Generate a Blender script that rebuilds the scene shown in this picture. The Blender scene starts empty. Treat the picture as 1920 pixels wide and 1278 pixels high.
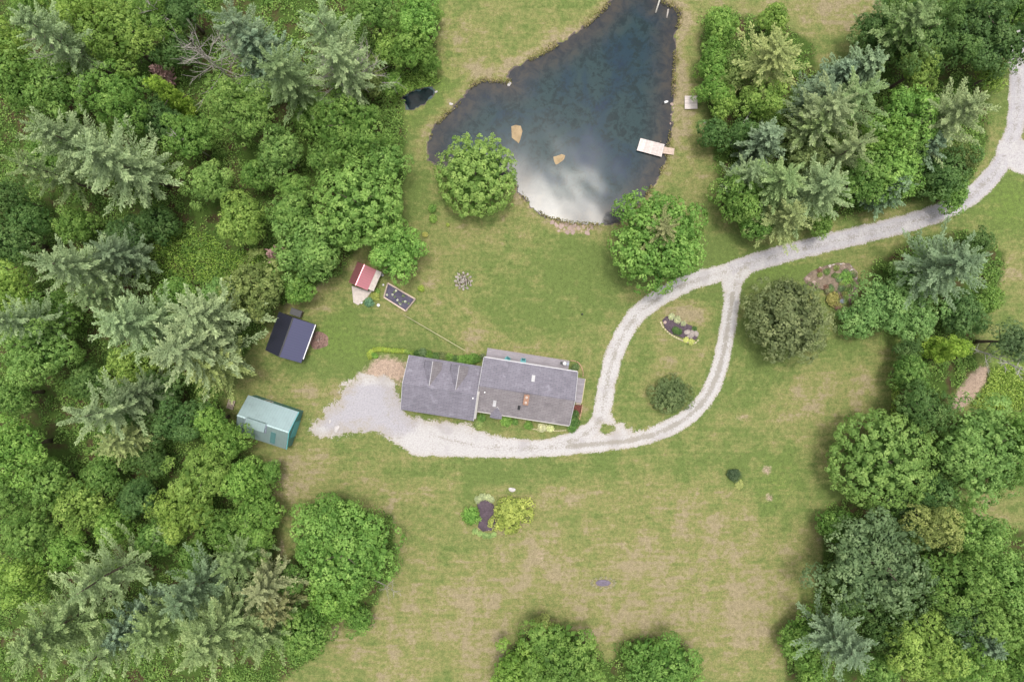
import bpy, math, random
import numpy as np
from mathutils import Vector

random.seed(7)
rng = np.random.default_rng(7)
SC = bpy.context.scene
COL = SC.collection
R = math.radians

# ------------------------------------------------------------------ camera
ALT = 115.0                       # drone altitude, metres
GSD = 0.09                        # metres per photo pixel on the ground
cam_d = bpy.data.cameras.new('camera')
cam_d.lens = 24.0
cam_d.sensor_width = 36.0
cam_d.clip_start = 1.0
cam_d.clip_end = 8000.0
cam = bpy.data.objects.new('camera', cam_d)
cam.location = (0, 0, ALT)
cam.rotation_euler = (0, 0, 0)
COL.objects.link(cam)
SC.camera = cam

# ------------------------------------------------------------------ light
SUN_VEC = Vector(((1004 - 960) * GSD, (639 - 446) * GSD, ALT)).normalized()
elev = math.asin(SUN_VEC.z)
az = math.atan2(SUN_VEC.x, SUN_VEC.y)
world = bpy.data.worlds.new('World')
SC.world = world
world.use_nodes = True
wt = world.node_tree
wt.nodes.clear()
wo = wt.nodes.new('ShaderNodeOutputWorld')
wb = wt.nodes.new('ShaderNodeBackground')
ws = wt.nodes.new('ShaderNodeTexSky')
ws.sky_type = 'NISHITA'
ws.sun_disc = False
ws.sun_elevation = elev
ws.sun_rotation = az
ws.air_density = 1.0
ws.dust_density = 4.0
ws.ozone_density = 1.0
wh = wt.nodes.new('ShaderNodeHueSaturation')
wh.inputs['Saturation'].default_value = 0.16      # thin overcast: a whitish sky
wb.inputs['Strength'].default_value = 0.15
wt.links.new(ws.outputs[0], wh.inputs['Color'])
wt.links.new(wh.outputs[0], wb.inputs['Color'])
wt.links.new(wb.outputs[0], wo.inputs['Surface'])

sun_d = bpy.data.lights.new('sun', 'SUN')
sun_d.energy = 1.5
sun_d.angle = R(10)
sun_d.color = (1.0, 0.95, 0.87)
sun = bpy.data.objects.new('sun', sun_d)
sun.rotation_euler = SUN_VEC.to_track_quat('Z', 'Y').to_euler()
sun.location = (0, 0, 200)
COL.objects.link(sun)

SC.view_settings.view_transform = 'Standard'
SC.view_settings.look = 'None'
SC.view_settings.gamma = 1.0
SC.view_settings.use_curve_mapping = False
SC.view_settings.exposure = 0.70
SC.cycles.max_bounces = 5
SC.cycles.diffuse_bounces = 3
SC.cycles.glossy_bounces = 2
SC.cycles.transmission_bounces = 3
SC.cycles.transparent_max_bounces = 6
SC.cycles.caustics_reflective = False
SC.cycles.caustics_refractive = False


# ------------------------------------------------------------------ helpers
def W(px, py, h=0.0):
    """photo pixel of something at height h -> metres on the ground plan"""
    s = GSD * (1 - h / ALT)
    return ((px - 960) * s, (639 - py) * s)


def P(pts, h=0.0):
    return np.array([W(a, b, h) for a, b in pts])


def link(o, parent=None):
    COL.objects.link(o)
    if parent is not None:
        o.parent = parent
    return o


def tag(o, label=None, cat=None, group=None, kind=None):
    if label:
        o['label'] = label
    if cat:
        o['category'] = cat
    if group:
        o['group'] = group
    if kind:
        o['kind'] = kind
    return o


def empty(name, loc, rz=0.0, label=None, cat=None, group=None):
    o = bpy.data.objects.new(name, None)
    o.location = loc
    o.rotation_euler = (0, 0, rz)
    o.empty_display_size = 0.5
    link(o)
    return tag(o, label, cat, group)


def mesh(name, V, F, mat=None, smooth=False):
    me = bpy.data.meshes.new(name)
    me.from_pydata([tuple(map(float, v)) for v in V], [], [tuple(f) for f in F])
    if mat:
        me.materials.append(mat)
    if smooth:
        me.polygons.foreach_set('use_smooth', [True] * len(me.polygons))
    me.update()
    return me


def obj(name, V, F, mat, parent=None, smooth=False, loc=None):
    o = bpy.data.objects.new(name, mesh(name, V, F, mat, smooth))
    if loc is not None:
        o.location = loc
    return link(o, parent)


def inst(name, me, parent=None, loc=(0, 0, 0), rot=(0, 0, 0), scale=(1, 1, 1), color=None):
    o = bpy.data.objects.new(name, me)
    o.location = loc
    o.rotation_euler = rot
    o.scale = scale
    if color:
        o.color = (*color, 1)
    return link(o, parent)


def quad_mesh(name, V, mat, attrs=None, smooth=False):
    """V: (n,4,3) array of quads"""
    n = len(V)
    me = bpy.data.meshes.new(name)
    me.vertices.add(n * 4)
    me.vertices.foreach_set('co', np.ascontiguousarray(V, dtype=np.float32).ravel())
    me.loops.add(n * 4)
    me.loops.foreach_set('vertex_index', np.arange(n * 4, dtype=np.int32))
    me.polygons.add(n)
    me.polygons.foreach_set('loop_start', np.arange(0, n * 4, 4, dtype=np.int32))
    me.polygons.foreach_set('loop_total', np.full(n, 4, dtype=np.int32))
    me.update(calc_edges=True)
    for k, a in (attrs or {}).items():
        at = me.attributes.new(k, 'FLOAT', 'FACE')
        at.data.foreach_set('value', np.ascontiguousarray(a, dtype=np.float32))
    me.materials.append(mat)
    return me


def grid_mesh(name, X, Y, Z, mat, attrs, keep=None):
    """regular grid (ny,nx); keep: boolean per cell"""
    ny, nx = X.shape
    idx = np.arange(nx * ny).reshape(ny, nx)
    a, b, c, d = idx[:-1, :-1], idx[:-1, 1:], idx[1:, 1:], idx[1:, :-1]
    F = np.stack([a, b, c, d], -1).reshape(-1, 4)
    V = np.stack([X, Y, Z], -1).reshape(-1, 3)
    if keep is not None:
        F = F[keep.ravel()]
        used = np.unique(F)
        remap = np.full(nx * ny, -1)
        remap[used] = np.arange(len(used))
        F = remap[F]
        V = V[used]
        attrs = {k: v.ravel()[used] for k, v in attrs.items()}
    me = bpy.data.meshes.new(name)
    me.vertices.add(len(V))
    me.vertices.foreach_set('co', np.ascontiguousarray(V, dtype=np.float32).ravel())
    n = len(F)
    me.loops.add(n * 4)
    me.loops.foreach_set('vertex_index', np.ascontiguousarray(F, dtype=np.int32).ravel())
    me.polygons.add(n)
    me.polygons.foreach_set('loop_start', np.arange(0, n * 4, 4, dtype=np.int32))
    me.polygons.foreach_set('loop_total', np.full(n, 4, dtype=np.int32))
    me.polygons.foreach_set('use_smooth', np.ones(n, dtype=bool))
    me.update(calc_edges=True)
    for k, v in attrs.items():
        at = me.attributes.new(k, 'FLOAT', 'POINT')
        at.data.foreach_set('value', np.ascontiguousarray(v.ravel(), dtype=np.float32))
    me.materials.append(mat)
    return me


def box(x0, x1, y0, y1, z0, z1):
    V = [(x0, y0, z0), (x1, y0, z0), (x1, y1, z0), (x0, y1, z0), (x0, y0, z1), (x1, y0, z1), (x1, y1, z1), (x0, y1, z1)]
    F = [(0, 3, 2, 1), (4, 5, 6, 7), (0, 1, 5, 4), (1, 2, 6, 5), (2, 3, 7, 6), (3, 0, 4, 7)]
    return V, F


def boxo(name, b, mat, parent=None, bevel=0.0):
    V, F = box(*b)
    if bevel:                                        # chamfered box
        x0, x1, y0, y1, z0, z1 = b
        k = bevel
        V = [(x0, y0, z0), (x1, y0, z0), (x1, y1, z0), (x0, y1, z0),
             (x0, y0, z1 - k), (x1, y0, z1 - k), (x1, y1, z1 - k), (x0, y1, z1 - k),
             (x0 + k, y0 + k, z1), (x1 - k, y0 + k, z1), (x1 - k, y1 - k, z1), (x0 + k, y1 - k, z1)]
        F = [(0, 3, 2, 1), (8, 9, 10, 11)]
        for i in range(4):
            j = (i + 1) % 4
            F += [(i, j, j + 4, i + 4), (i + 4, j + 4, j + 8, i + 8)]
    return obj(name, V, F, mat, parent)


def merge(parts):
    V, F = [], []
    for v, f in parts:
        o = len(V)
        V += list(v)
        F += [tuple(i + o for i in q) for q in f]
    return V, F


def slab(c, t):
    """thick slab under 4 (or n) top corners given counter-clockwise from above"""
    c = [Vector(p) for p in c]
    nrm = (c[1] - c[0]).cross(c[2] - c[0]).normalized()
    lo = [p - nrm * t for p in c]
    n = len(c)
    V = [tuple(p) for p in c] + [tuple(p) for p in lo]
    F = [tuple(range(n)), tuple(range(2 * n - 1, n - 1, -1))]
    for i in range(n):
        j = (i + 1) % n
        F.append((j, i, i + n, j + n))
    return V, F


def tube(pts, radii, sides=7, cap=True):
    pts = [Vector(p) for p in pts]
    V, F = [], []
    for i, p in enumerate(pts):
        d = (pts[min(i + 1, len(pts) - 1)] - pts[max(i - 1, 0)]).normalized()
        a = d.orthogonal().normalized() if abs(d.z) < 0.99 else Vector((1, 0, 0))
        a = (a - d * a.dot(d)).normalized()
        b = d.cross(a)
        for k in range(sides):
            t = 2 * math.pi * k / sides
            V.append(tuple(p + (a * math.cos(t) + b * math.sin(t)) * radii[i]))
    for i in range(len(pts) - 1):
        for k in range(sides):
            k2 = (k + 1) % sides
            F.append((i * sides + k, i * sides + k2, (i + 1) * sides + k2, (i + 1) * sides + k))
    if cap:
        F.append(tuple(range(sides))[::-1])
        F.append(tuple(range((len(pts) - 1) * sides, len(pts) * sides)))
    return V, F


def lathe(profile, sides=12):
    V, F = [], []
    for r, z in profile:
        for k in range(sides):
            t = 2 * math.pi * k / sides
            V.append((r * math.cos(t), r * math.sin(t), z))
    for i in range(len(profile) - 1):
        for k in range(sides):
            k2 = (k + 1) % sides
            F.append((i * sides + k, i * sides + k2, (i + 1) * sides + k2, (i + 1) * sides + k))
    F.append(tuple(range(sides))[::-1])
    F.append(tuple(range((len(profile) - 1) * sides, len(profile) * sides)))
    return V, F


def rock_mesh(name, mat, seed, flat=0.6):
    r = random.Random(seed)
    V, F = [], []
    rings = [(0.75, 0.0), (1.0, 0.28), (0.92, 0.62), (0.55, 0.93)]
    n = 8
    for rr, z in rings:
        for k in range(n):
            t = 2 * math.pi * k / n + r.uniform(-.2, .2)
            q = rr * r.uniform(.8, 1.15)
            V.append((q * math.cos(t), q * math.sin(t), (z + r.uniform(-.06, .06)) * flat))
    for i in range(len(rings) - 1):
        for k in range(n):
            k2 = (k + 1) % n
            F.append((i * n + k, i * n + k2, (i + 1) * n + k2, (i + 1) * n + k))
    F.append(tuple(range(n))[::-1])
    V.append((0, 0, flat))
    c = len(V) - 1
    for k in range(n):
        F.append((3 * n + k, 3 * n + (k + 1) % n, c))
    return mesh(name, V, F, mat)


# ------------------------------------------------------------------ materials
class NT:
    def __init__(self, tree):
        self.t = tree

    def n(self, typ, **kw):
        nd = self.t.nodes.new(typ)
        for k, v in kw.items():
            setattr(nd, k, v)
        return nd

    def set(self, sock, v):
        if isinstance(v, bpy.types.NodeSocket):
            self.t.links.new(v, sock)
        elif isinstance(v, (tuple, list)) and len(v) == 3 and sock.type == 'RGBA':
            sock.default_value = (*v, 1)
        else:
            sock.default_value = v

    def math(self, op, a, b=0.0, c=0.0, clamp=False):
        m = self.n('ShaderNodeMath', operation=op, use_clamp=clamp)
        for i, v in enumerate((a, b, c)):
            self.set(m.inputs[i], v)
        return m.outputs[0]

    def mix(self, f, a, b, blend='MIX'):
        m = self.n('ShaderNodeMix', data_type='RGBA', blend_type=blend)
        self.set(m.inputs[0], f)
        self.set(m.inputs[6], a)
        self.set(m.inputs[7], b)
        return m.outputs[2]

    def noise(self, vec, scale, detail=4, rough=0.55, dist=0.0):
        m = self.n('ShaderNodeTexNoise')
        self.set(m.inputs['Vector'], vec)
        m.inputs['Scale'].default_value = scale
        m.inputs['Detail'].default_value = detail
        m.inputs['Roughness'].default_value = rough
        m.inputs['Distortion'].default_value = dist
        return m.outputs[0]

    def ramp(self, f, lo, hi):
        m = self.n('ShaderNodeMapRange', interpolation_type='SMOOTHSTEP')
        self.set(m.inputs[0], f)
        m.inputs[1].default_value = lo
        m.inputs[2].default_value = hi
        return m.outputs[0]

    def attr(self, name):
        return self.n('ShaderNodeAttribute', attribute_name=name).outputs['Fac']

    def pos(self):
        return self.n('ShaderNodeNewGeometry').outputs['Position']

    def oco(self):
        return self.n('ShaderNodeTexCoord').outputs['Object']

    def mapping(self, vec, rot=0.0, scale=(1, 1, 1)):
        m = self.n('ShaderNodeMapping')
        self.set(m.inputs['Vector'], vec)
        m.inputs['Rotation'].default_value = (0, 0, rot)
        m.inputs['Scale'].default_value = scale
        return m.outputs[0]

    def bump(self, h, strength, dist=0.1):
        b = self.n('ShaderNodeBump')
        b.inputs['Strength'].default_value = strength
        b.inputs['Distance'].default_value = dist
        self.set(b.inputs['Height'], h)
        return b.outputs[0]


def new_mat(name):
    m = bpy.data.materials.new(name)
    m.use_nodes = True
    m.node_tree.nodes.clear()
    k = NT(m.node_tree)
    out = k.n('ShaderNodeOutputMaterial')
    return m, k, out


def principled(k, out, col, rough=0.8, normal=None, spec=0.3, metal=0.0):
    p = k.n('ShaderNodeBsdfPrincipled')
    k.set(p.inputs['Base Color'], col)
    k.set(p.inputs['Roughness'], rough)
    p.inputs['Specular IOR Level'].default_value = spec
    p.inputs['Metallic'].default_value = metal
    if normal is not None:
        k.set(p.inputs['Normal'], normal)
    k.t.links.new(p.outputs[0], out.inputs['Surface'])
    return p


def plain(name, c1, c2=None, scale=3.0, rough=0.8, bump=0.3, spec=0.3, stretch=(1, 1, 1), rnd=0.0, metal=0.0):
    """mottled two-tone surface with fine relief; rnd: per-object brightness spread"""
    m, k, out = new_mat(name)
    c2 = c2 or tuple(x * 0.72 for x in c1)
    v = k.mapping(k.oco(), 0.0, stretch)
    n1 = k.noise(v, scale, 6, 0.65)
    n2 = k.noise(v, scale * 7, 3, 0.6)
    f = k.math('ADD', k.math('MULTIPLY', n1, 0.65), k.math('MULTIPLY', n2, 0.35))
    col = k.mix(k.ramp(f, 0.36, 0.64), c1, c2)
    if rnd:
        oi = k.n('ShaderNodeObjectInfo')
        col = k.mix(1.0, col, k.math('ADD', k.math('MULTIPLY', oi.outputs['Random'], 2 * rnd), 1 - rnd), 'MULTIPLY')
    principled(k, out, col, rough, k.bump(n2, bump, 0.05), spec, metal)
    return m


def grass_colour(k):
    """lawn, dry grass, bare soil, leaf litter: shared by the ground and the drive's grassy edges"""
    pos = k.pos()
    dry, bare, forest, lush = k.attr('dry'), k.attr('bare'), k.attr('forest'), k.attr('lush')
    big = k.noise(pos, 0.055, 5, 0.6)
    mid = k.noise(pos, 0.33, 6, 0.68, 0.4)
    sml = k.noise(pos, 1.5, 6, 0.75)
    fin = k.noise(pos, 5.0, 4, 0.8)
    strk = k.noise(k.mapping(pos, 1.15, (0.18, 1.7, 1)), 0.8, 5, 0.65)
    d = k.math('ADD', dry, k.math('MULTIPLY', k.math('SUBTRACT', big, 0.5), 1.6))
    d = k.math('ADD', d, k.math('MULTIPLY', k.math('SUBTRACT', mid, 0.5), 1.9))
    d = k.math('ADD', d, k.math('MULTIPLY', k.math('SUBTRACT', strk, 0.5), 1.1))
    d = k.math('ADD', d, k.math('MULTIPLY', k.math('SUBTRACT', sml, 0.5), 0.85))
    g1 = (0.102, 0.138, 0.040)
    g2 = (0.146, 0.163, 0.056)
    y1 = (0.184, 0.176, 0.070)
    t1 = (0.226, 0.188, 0.114)
    mow = k.attr('mow')                              # mower passes follow the drive
    ph = k.math('ADD', k.math('MULTIPLY', mow, 4.2), k.math('MULTIPLY', big, 9.0))
    lines = k.math('MULTIPLY', k.math('SINE', ph), k.ramp(k.noise(pos, 0.09, 3, 0.5), 0.42, 0.62))
    d = k.math('ADD', d, k.math('MULTIPLY', lines, 0.06))
    c = k.mix(k.ramp(k.math('SUBTRACT', d, k.math('MULTIPLY', lush, 0.5)), 0.02, 0.42), g1, g2)
    c = k.mix(k.ramp(d, 0.30, 0.72), c, y1)
    c = k.mix(k.ramp(d, 0.55, 0.95), c, t1)
    c = k.mix(k.math('MULTIPLY', lush, k.ramp(sml, 0.3, 0.75)), c, (0.13, 0.21, 0.035))
    b = k.ramp(k.math('ADD', bare, k.math('MULTIPLY', k.math('SUBTRACT', sml, 0.5), 1.1)), 0.35, 0.8)
    c = k.mix(b, c, k.mix(fin, (0.27, 0.19, 0.14), (0.36, 0.28, 0.225)))
    fl = k.mix(k.ramp(mid, 0.36, 0.55), (0.062, 0.046, 0.024), (0.050, 0.085, 0.018))
    fl = k.mix(k.ramp(sml, 0.62, 0.85), fl, (0.12, 0.075, 0.050))
    f = k.ramp(k.math('ADD', forest, k.math('MULTIPLY', k.math('SUBTRACT', mid, 0.5), 0.8)), 0.3, 0.75)
    c = k.mix(f, c, fl)
    # light and dark tufts, a few centimetres to a hand across
    c = k.mix(1.0, c, k.math('ADD', k.math('MULTIPLY', k.ramp(fin, .32, .68), 0.52), k.math('MULTIPLY_ADD', k.ramp(sml, .3, .7), 0.34, 0.60)), 'MULTIPLY')
    h = k.math('ADD', k.math('MULTIPLY', sml, 0.6), k.math('MULTIPLY', fin, 0.4))
    return c, h, pos, sml, fin


def ground_material():
    m, k, out = new_mat('ground')
    c, h, pos, sml, fin = grass_colour(k)
    dep = k.attr('depth')                            # 0 on land, grows towards the pond's middle
    n1 = k.noise(pos, 0.18, 6, 0.65, 0.6)
    n2 = k.noise(pos, 1.1, 5, 0.7)
    bank = k.mix(n2, (0.135, 0.105, 0.090), (0.085, 0.072, 0.075))
    silt = k.mix(k.ramp(n1, 0.4, 0.62), (0.075, 0.105, 0.100), (0.030, 0.065, 0.095))
    silt = k.mix(k.ramp(n2, 0.5, 0.75), silt, (0.035, 0.060, 0.065))
    dd = k.math('ADD', dep, k.math('MULTIPLY', k.math('SUBTRACT', n1, 0.5), 0.9))
    silt = k.mix(k.ramp(dd, 0.85, 1.3), silt, (0.014, 0.045, 0.105))
    bed = k.mix(k.ramp(dd, 0.05, 0.35), bank, silt)
    c = k.mix(k.ramp(dep, 0.0, 0.015), c, bed)
    principled(k, out, c, 0.95, k.bump(h, 0.7, 0.12), 0.1)
    return m


def drive_material():
    m, k, out = new_mat('gravel')
    g, h, pos, sml, fin = grass_colour(k)
    edge, strip, grey, rag = k.attr('edge'), k.attr('strip'), k.attr('grey'), k.attr('ragged')
    n = k.noise(pos, 0.5, 5, 0.65)
    n3 = k.noise(pos, 4.0, 5, 0.75)
    damp = k.noise(pos, 0.22, 4, 0.6)
    white = k.mix(k.ramp(n3, 0.3, 0.7), (0.455, 0.435, 0.432), (0.345, 0.327, 0.322))
    white = k.mix(k.ramp(damp, 0.5, 0.7), white, (0.325, 0.305, 0.305))
    gr = k.mix(k.ramp(n3, 0.3, 0.7), (0.365, 0.35, 0.372), (0.285, 0.27, 0.292))
    ga = k.math('ADD', grey, k.math('MULTIPLY', k.math('SUBTRACT', n, 0.5), 0.9))
    c = k.mix(k.ramp(ga, 0.3, 0.8), white, gr)
    n5 = k.noise(pos, 9.0, 2, 0.7)
    c = k.mix(1.0, c, k.math('MULTIPLY_ADD', n5, 0.5, 0.75), 'MULTIPLY')
    s = k.ramp(k.math('ADD', strip, k.math('MULTIPLY', k.math('SUBTRACT', k.math('ADD', n3, n), 1.0), 2.0)), 0.15, 0.85)
    c = k.mix(k.math('MULTIPLY', s, 0.7), c, (0.215, 0.195, 0.16))
    e = k.math('ADD', edge, k.math('MULTIPLY', k.math('SUBTRACT', n3, 0.5), k.math('MULTIPLY_ADD', rag, 1.4, 1.0)))
    e = k.math('ADD', e, k.math('MULTIPLY', k.math('SUBTRACT', n, 0.5), k.math('MULTIPLY_ADD', rag, 5.0, 1.0)))
    dirt = k.ramp(e, -0.55, 0.0)
    c = k.mix(k.math('MULTIPLY', dirt, 0.4), c, (0.33, 0.275, 0.215))
    pad = k.ramp(k.math('ADD', edge, k.math('MULTIPLY', k.math('SUBTRACT', n, 0.5), 7.0)), -2.6, 0.6)
    c = k.mix(k.math('MULTIPLY', k.math('MULTIPLY', pad, rag), 0.6), c, (0.30, 0.255, 0.19))
    c = k.mix(k.ramp(e, -0.12, 0.12), c, g)
    principled(k, out, c, 0.95, k.bump(n3, 0.5, 0.08), 0.1)
    return m


def water_material(name='pond_water', dark=1.0):
    m, k, out = new_mat(name)
    pos = k.pos()
    dep = k.attr('depth')                            # metres from the shore
    n1 = k.noise(pos, 0.10, 6, 0.62, 0.8)
    n2 = k.noise(pos, 0.55, 6, 0.72, 0.5)
    n3 = k.noise(pos, 2.2, 4, 0.7)
    shallow = k.mix(k.ramp(n2, 0.35, 0.65), (0.046, 0.041, 0.036), (0.022, 0.024, 0.030))
    open_ = k.mix(k.ramp(n1, 0.42, 0.58), (0.017, 0.037, 0.041), (0.009, 0.027, 0.042))
    weed = k.math('ADD', k.math('MULTIPLY', n2, 0.7), k.math('MULTIPLY', n3, 0.3))
    open_ = k.mix(k.ramp(weed, 0.47, 0.58), open_, (0.007, 0.018, 0.021))
    deep = k.ramp(k.math('ADD', n1, k.math('MULTIPLY', k.math('SUBTRACT', n2, 0.5), 0.5)), 0.56, 0.70)
    open_ = k.mix(k.math('MULTIPLY', deep, 0.8), open_, (0.006, 0.020, 0.048))
    dd = k.math('ADD', dep, k.math('MULTIPLY', k.math('SUBTRACT', n2, 0.5), 4.0))
    c = k.mix(k.ramp(dd, 0.3, 5.5), shallow, open_)
    c = k.mix(1.0, c, (dark, dark, dark), 'MULTIPLY')
    rip = k.noise(k.mapping(pos, 0.6, (1, 0.6, 1)), 0.05, 3, 0.42, 0.4)
    p = principled(k, out, c, k.math('MULTIPLY_ADD', n1, 0.14, 0.07), k.bump(rip, 1.0, 0.40), 0.5)
    p.inputs['IOR'].default_value = 1.215
    return m


def leaf_material(name, trans=0.28, gloss=0.35):
    m, k, out = new_mat(name)
    oi = k.n('ShaderNodeObjectInfo')
    v = k.attr('v')
    pos = k.pos()
    n = k.noise(pos, 0.45, 3, 0.6)
    hs = k.n('ShaderNodeHueSaturation')
    k.set(hs.inputs['Color'], oi.outputs['Color'])
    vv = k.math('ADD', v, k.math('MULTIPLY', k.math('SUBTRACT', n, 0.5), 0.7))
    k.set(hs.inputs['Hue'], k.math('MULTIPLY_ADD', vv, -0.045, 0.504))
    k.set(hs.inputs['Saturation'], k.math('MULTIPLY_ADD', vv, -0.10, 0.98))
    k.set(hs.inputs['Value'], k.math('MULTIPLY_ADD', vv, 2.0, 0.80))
    p = k.n('ShaderNodeBsdfPrincipled')
    k.set(p.inputs['Base Color'], hs.outputs[0])
    p.inputs['Roughness'].default_value = 0.5
    p.inputs['Specular IOR Level'].default_value = gloss
    t = k.n('ShaderNodeBsdfTranslucent')
    k.set(t.inputs[0], k.mix(1.0, hs.outputs[0], (1.15, 1.25, 0.6), 'MULTIPLY'))
    ms = k.n('ShaderNodeMixShader')
    ms.inputs[0].default_value = trans
    k.t.links.new(p.outputs[0], ms.inputs[1])
    k.t.links.new(t.outputs[0], ms.inputs[2])
    k.t.links.new(ms.outputs[0], out.inputs['Surface'])
    return m


def shingle_material(name, c1, c2):
    m, k, out = new_mat(name)
    o = k.oco()
    br = k.n('ShaderNodeTexBrick')
    k.set(br.inputs['Vector'], o)
    br.inputs['Scale'].default_value = 1.0
    br.inputs['Brick Width'].default_value = 0.9
    br.inputs['Row Height'].default_value = 0.28
    br.inputs['Mortar Size'].default_value = 0.013
    k.set(br.inputs['Color1'], c1)
    k.set(br.inputs['Color2'], c2)
    k.set(br.inputs['Mortar'], tuple(x * 0.4 for x in c2))
    st = k.noise(k.mapping(o, 0, (1.0, 0.16, 1)), 0.8, 5, 0.6)
    n = k.noise(o, 6.0, 4, 0.7)
    col = k.mix(1.0, br.outputs[0], k.math('MULTIPLY_ADD', st, 0.55, 0.72), 'MULTIPLY')
    col = k.mix(1.0, col, k.math('MULTIPLY_ADD', n, 0.4, 0.8), 'MULTIPLY')
    col = k.mix(k.ramp(k.noise(o, 0.6, 4, 0.7), 0.55, 0.72), col, tuple(a * 1.12 + 0.015 for a in c1))
    principled(k, out, col, 0.85, k.bump(k.math('ADD', br.outputs[1], k.math('MULTIPLY', n, -0.5)), 0.5, -0.04), 0.25)
    return m


def metal_roof(name, c, rough, spec, spacing, axis=0, dirt=0.25, coat=0.0, metal=0.0):
    """painted ribbed sheet; ribs run across local axis"""
    m, k, out = new_mat(name)
    o = k.oco()
    sep = k.n('ShaderNodeSeparateXYZ')
    k.set(sep.inputs[0], o)
    s = k.math('FRACT', k.math('DIVIDE', sep.outputs[axis], spacing))
    rib = k.math('SUBTRACT', 1.0, k.math('MULTIPLY', k.math('ABSOLUTE', k.math('SUBTRACT', s, 0.5)), 8.0), 0, True)
    n = k.noise(o, 0.7, 5, 0.65)
    n2 = k.noise(o, 9, 3, 0.6)
    col = k.mix(k.math('MULTIPLY', k.ramp(n, 0.4, 0.75), dirt), c, tuple(x * 0.55 + 0.05 for x in c))
    col = k.mix(k.math('MULTIPLY', rib, 0.22), col, tuple(x * 0.6 for x in c))
    p = principled(k, out, col, rough, k.bump(k.math('ADD', rib, k.math('MULTIPLY', n2, 0.1)), 0.5, 0.03), spec)
    p.inputs['Metallic'].default_value = metal
    p.inputs['Coat Weight'].default_value = coat
    p.inputs['Coat Roughness'].default_value = 0.25
    return m


M = {}
M['ground'] = ground_material()
M['gravel'] = drive_material()
M['water'] = water_material()
M['pool'] = water_material('pool_water', 0.35)
M['leaf'] = leaf_material('leaf', 0.36, 0.15)
M['needle'] = leaf_material('needle', 0.14, 0.25)
M['bark'] = plain('bark', (0.16, 0.125, 0.095), (0.075, 0.06, 0.05), 2.5, 0.9, 0.8, 0.15, (1, 1, 0.25))
M['deadwood'] = plain('deadwood', (0.46, 0.42, 0.38), (0.27, 0.24, 0.22), 4, 0.85, 0.5, 0.2)
M['birch'] = plain('birch_bark', (0.55, 0.52, 0.47), (0.33, 0.31, 0.28), 3, 0.8, 0.4, 0.25)
M['shingle'] = shingle_material('asphalt_shingles', (0.205, 0.192, 0.228), (0.172, 0.160, 0.192))
M['shingle_warm_or_lit'] = shingle_material('warm_or_lit_shingles', (0.228, 0.206, 0.215), (0.188, 0.168, 0.178))  # warmer tone of the south slope; on the dormers, painted sunlight
M['siding'] = plain('grey_siding', (0.42, 0.40, 0.37), (0.36, 0.34, 0.32), 1.5, 0.7, 0.2)
M['trim'] = plain('white_trim', (0.50, 0.49, 0.50), (0.40, 0.39, 0.40), 2.0, 0.5, 0.1)
M['glass'] = plain('window_glass', (0.02, 0.025, 0.03), (0.03, 0.035, 0.04), 1.0, 0.06, 0.0, 0.9)
M['deck'] = plain('weathered_deck', (0.30, 0.275, 0.30), (0.20, 0.185, 0.205), 2.5, 0.85, 0.4, 0.2, (0.3, 3, 1), 0.14)
M['dock'] = plain('bleached_dock', (0.62, 0.55, 0.53), (0.47, 0.41, 0.39), 3.0, 0.8, 0.35, 0.25, (0.4, 2, 1), 0.13)
M['dock_warm'] = plain('tan_dock', (0.52, 0.41, 0.34), (0.40, 0.31, 0.26), 3.0, 0.8, 0.35, 0.25, (0.4, 2, 1), 0.13)
M['oldwood'] = plain('old_wood', (0.40, 0.33, 0.27), (0.24, 0.19, 0.16), 3.0, 0.85, 0.4, 0.2, (1, 1, 1), 0.12)
M['brick'] = plain('chimney_brick', (0.34, 0.20, 0.14), (0.24, 0.14, 0.10), 5, 0.9, 0.6, 0.2)
M['flue'] = plain('clay_flue', (0.56, 0.48, 0.43), (0.45, 0.38, 0.34), 5, 0.8, 0.3, 0.2)
M['dark'] = plain('dark_metal', (0.03, 0.03, 0.035), (0.02, 0.02, 0.02), 4, 0.5, 0.2, 0.4)
M['teal'] = plain('teal_paint', (0.10, 0.36, 0.38), (0.07, 0.27, 0.29), 6, 0.5, 0.2, 0.4)
M['redroof'] = metal_roof('red_metal_roof', (0.30, 0.045, 0.055), 0.34, 0.75, 0.45, 1, 0.3, 0.6)
M['blackroof'] = metal_roof('dark_blue_metal_roof', (0.045, 0.045, 0.085), 0.36, 0.75, 0.42, 1, 0.15, 0.7)
M['greenroof'] = metal_roof('pale_green_metal_roof', (0.33, 0.43, 0.435), 0.42, 0.5, 0.45, 0, 0.4, 0.1, 0.6)
M['greenwall'] = metal_roof('teal_metal_wall', (0.050, 0.165, 0.168), 0.45, 0.5, 0.6, 1, 0.2)
M['greendoor'] = plain('dark_teal_panel', (0.075, 0.165, 0.165), (0.06, 0.14, 0.14), 3, 0.45, 0.2, 0.6)
M['darkwall'] = plain('dark_siding', (0.09, 0.085, 0.09), (0.06, 0.055, 0.06), 2, 0.8, 0.3)
M['redwall'] = plain('barn_red_siding', (0.20, 0.05, 0.045), (0.14, 0.035, 0.03), 2, 0.8, 0.3)
M['slab'] = plain('pale_slab', (0.52, 0.46, 0.42), (0.40, 0.35, 0.32), 2.5, 0.9, 0.4, 0.2)
M['mulch'] = plain('dark_mulch', (0.115, 0.085, 0.105), (0.055, 0.042, 0.050), 3.5, 0.95, 0.9, 0.15)
M['redmulch'] = plain('red_mulch', (0.17, 0.06, 0.045), (0.09, 0.035, 0.03), 4, 0.95, 0.9, 0.15)
M['soil'] = plain('potting_soil', (0.060, 0.055, 0.085), (0.10, 0.09, 0.12), 2, 0.9, 0.6, 0.2)
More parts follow.
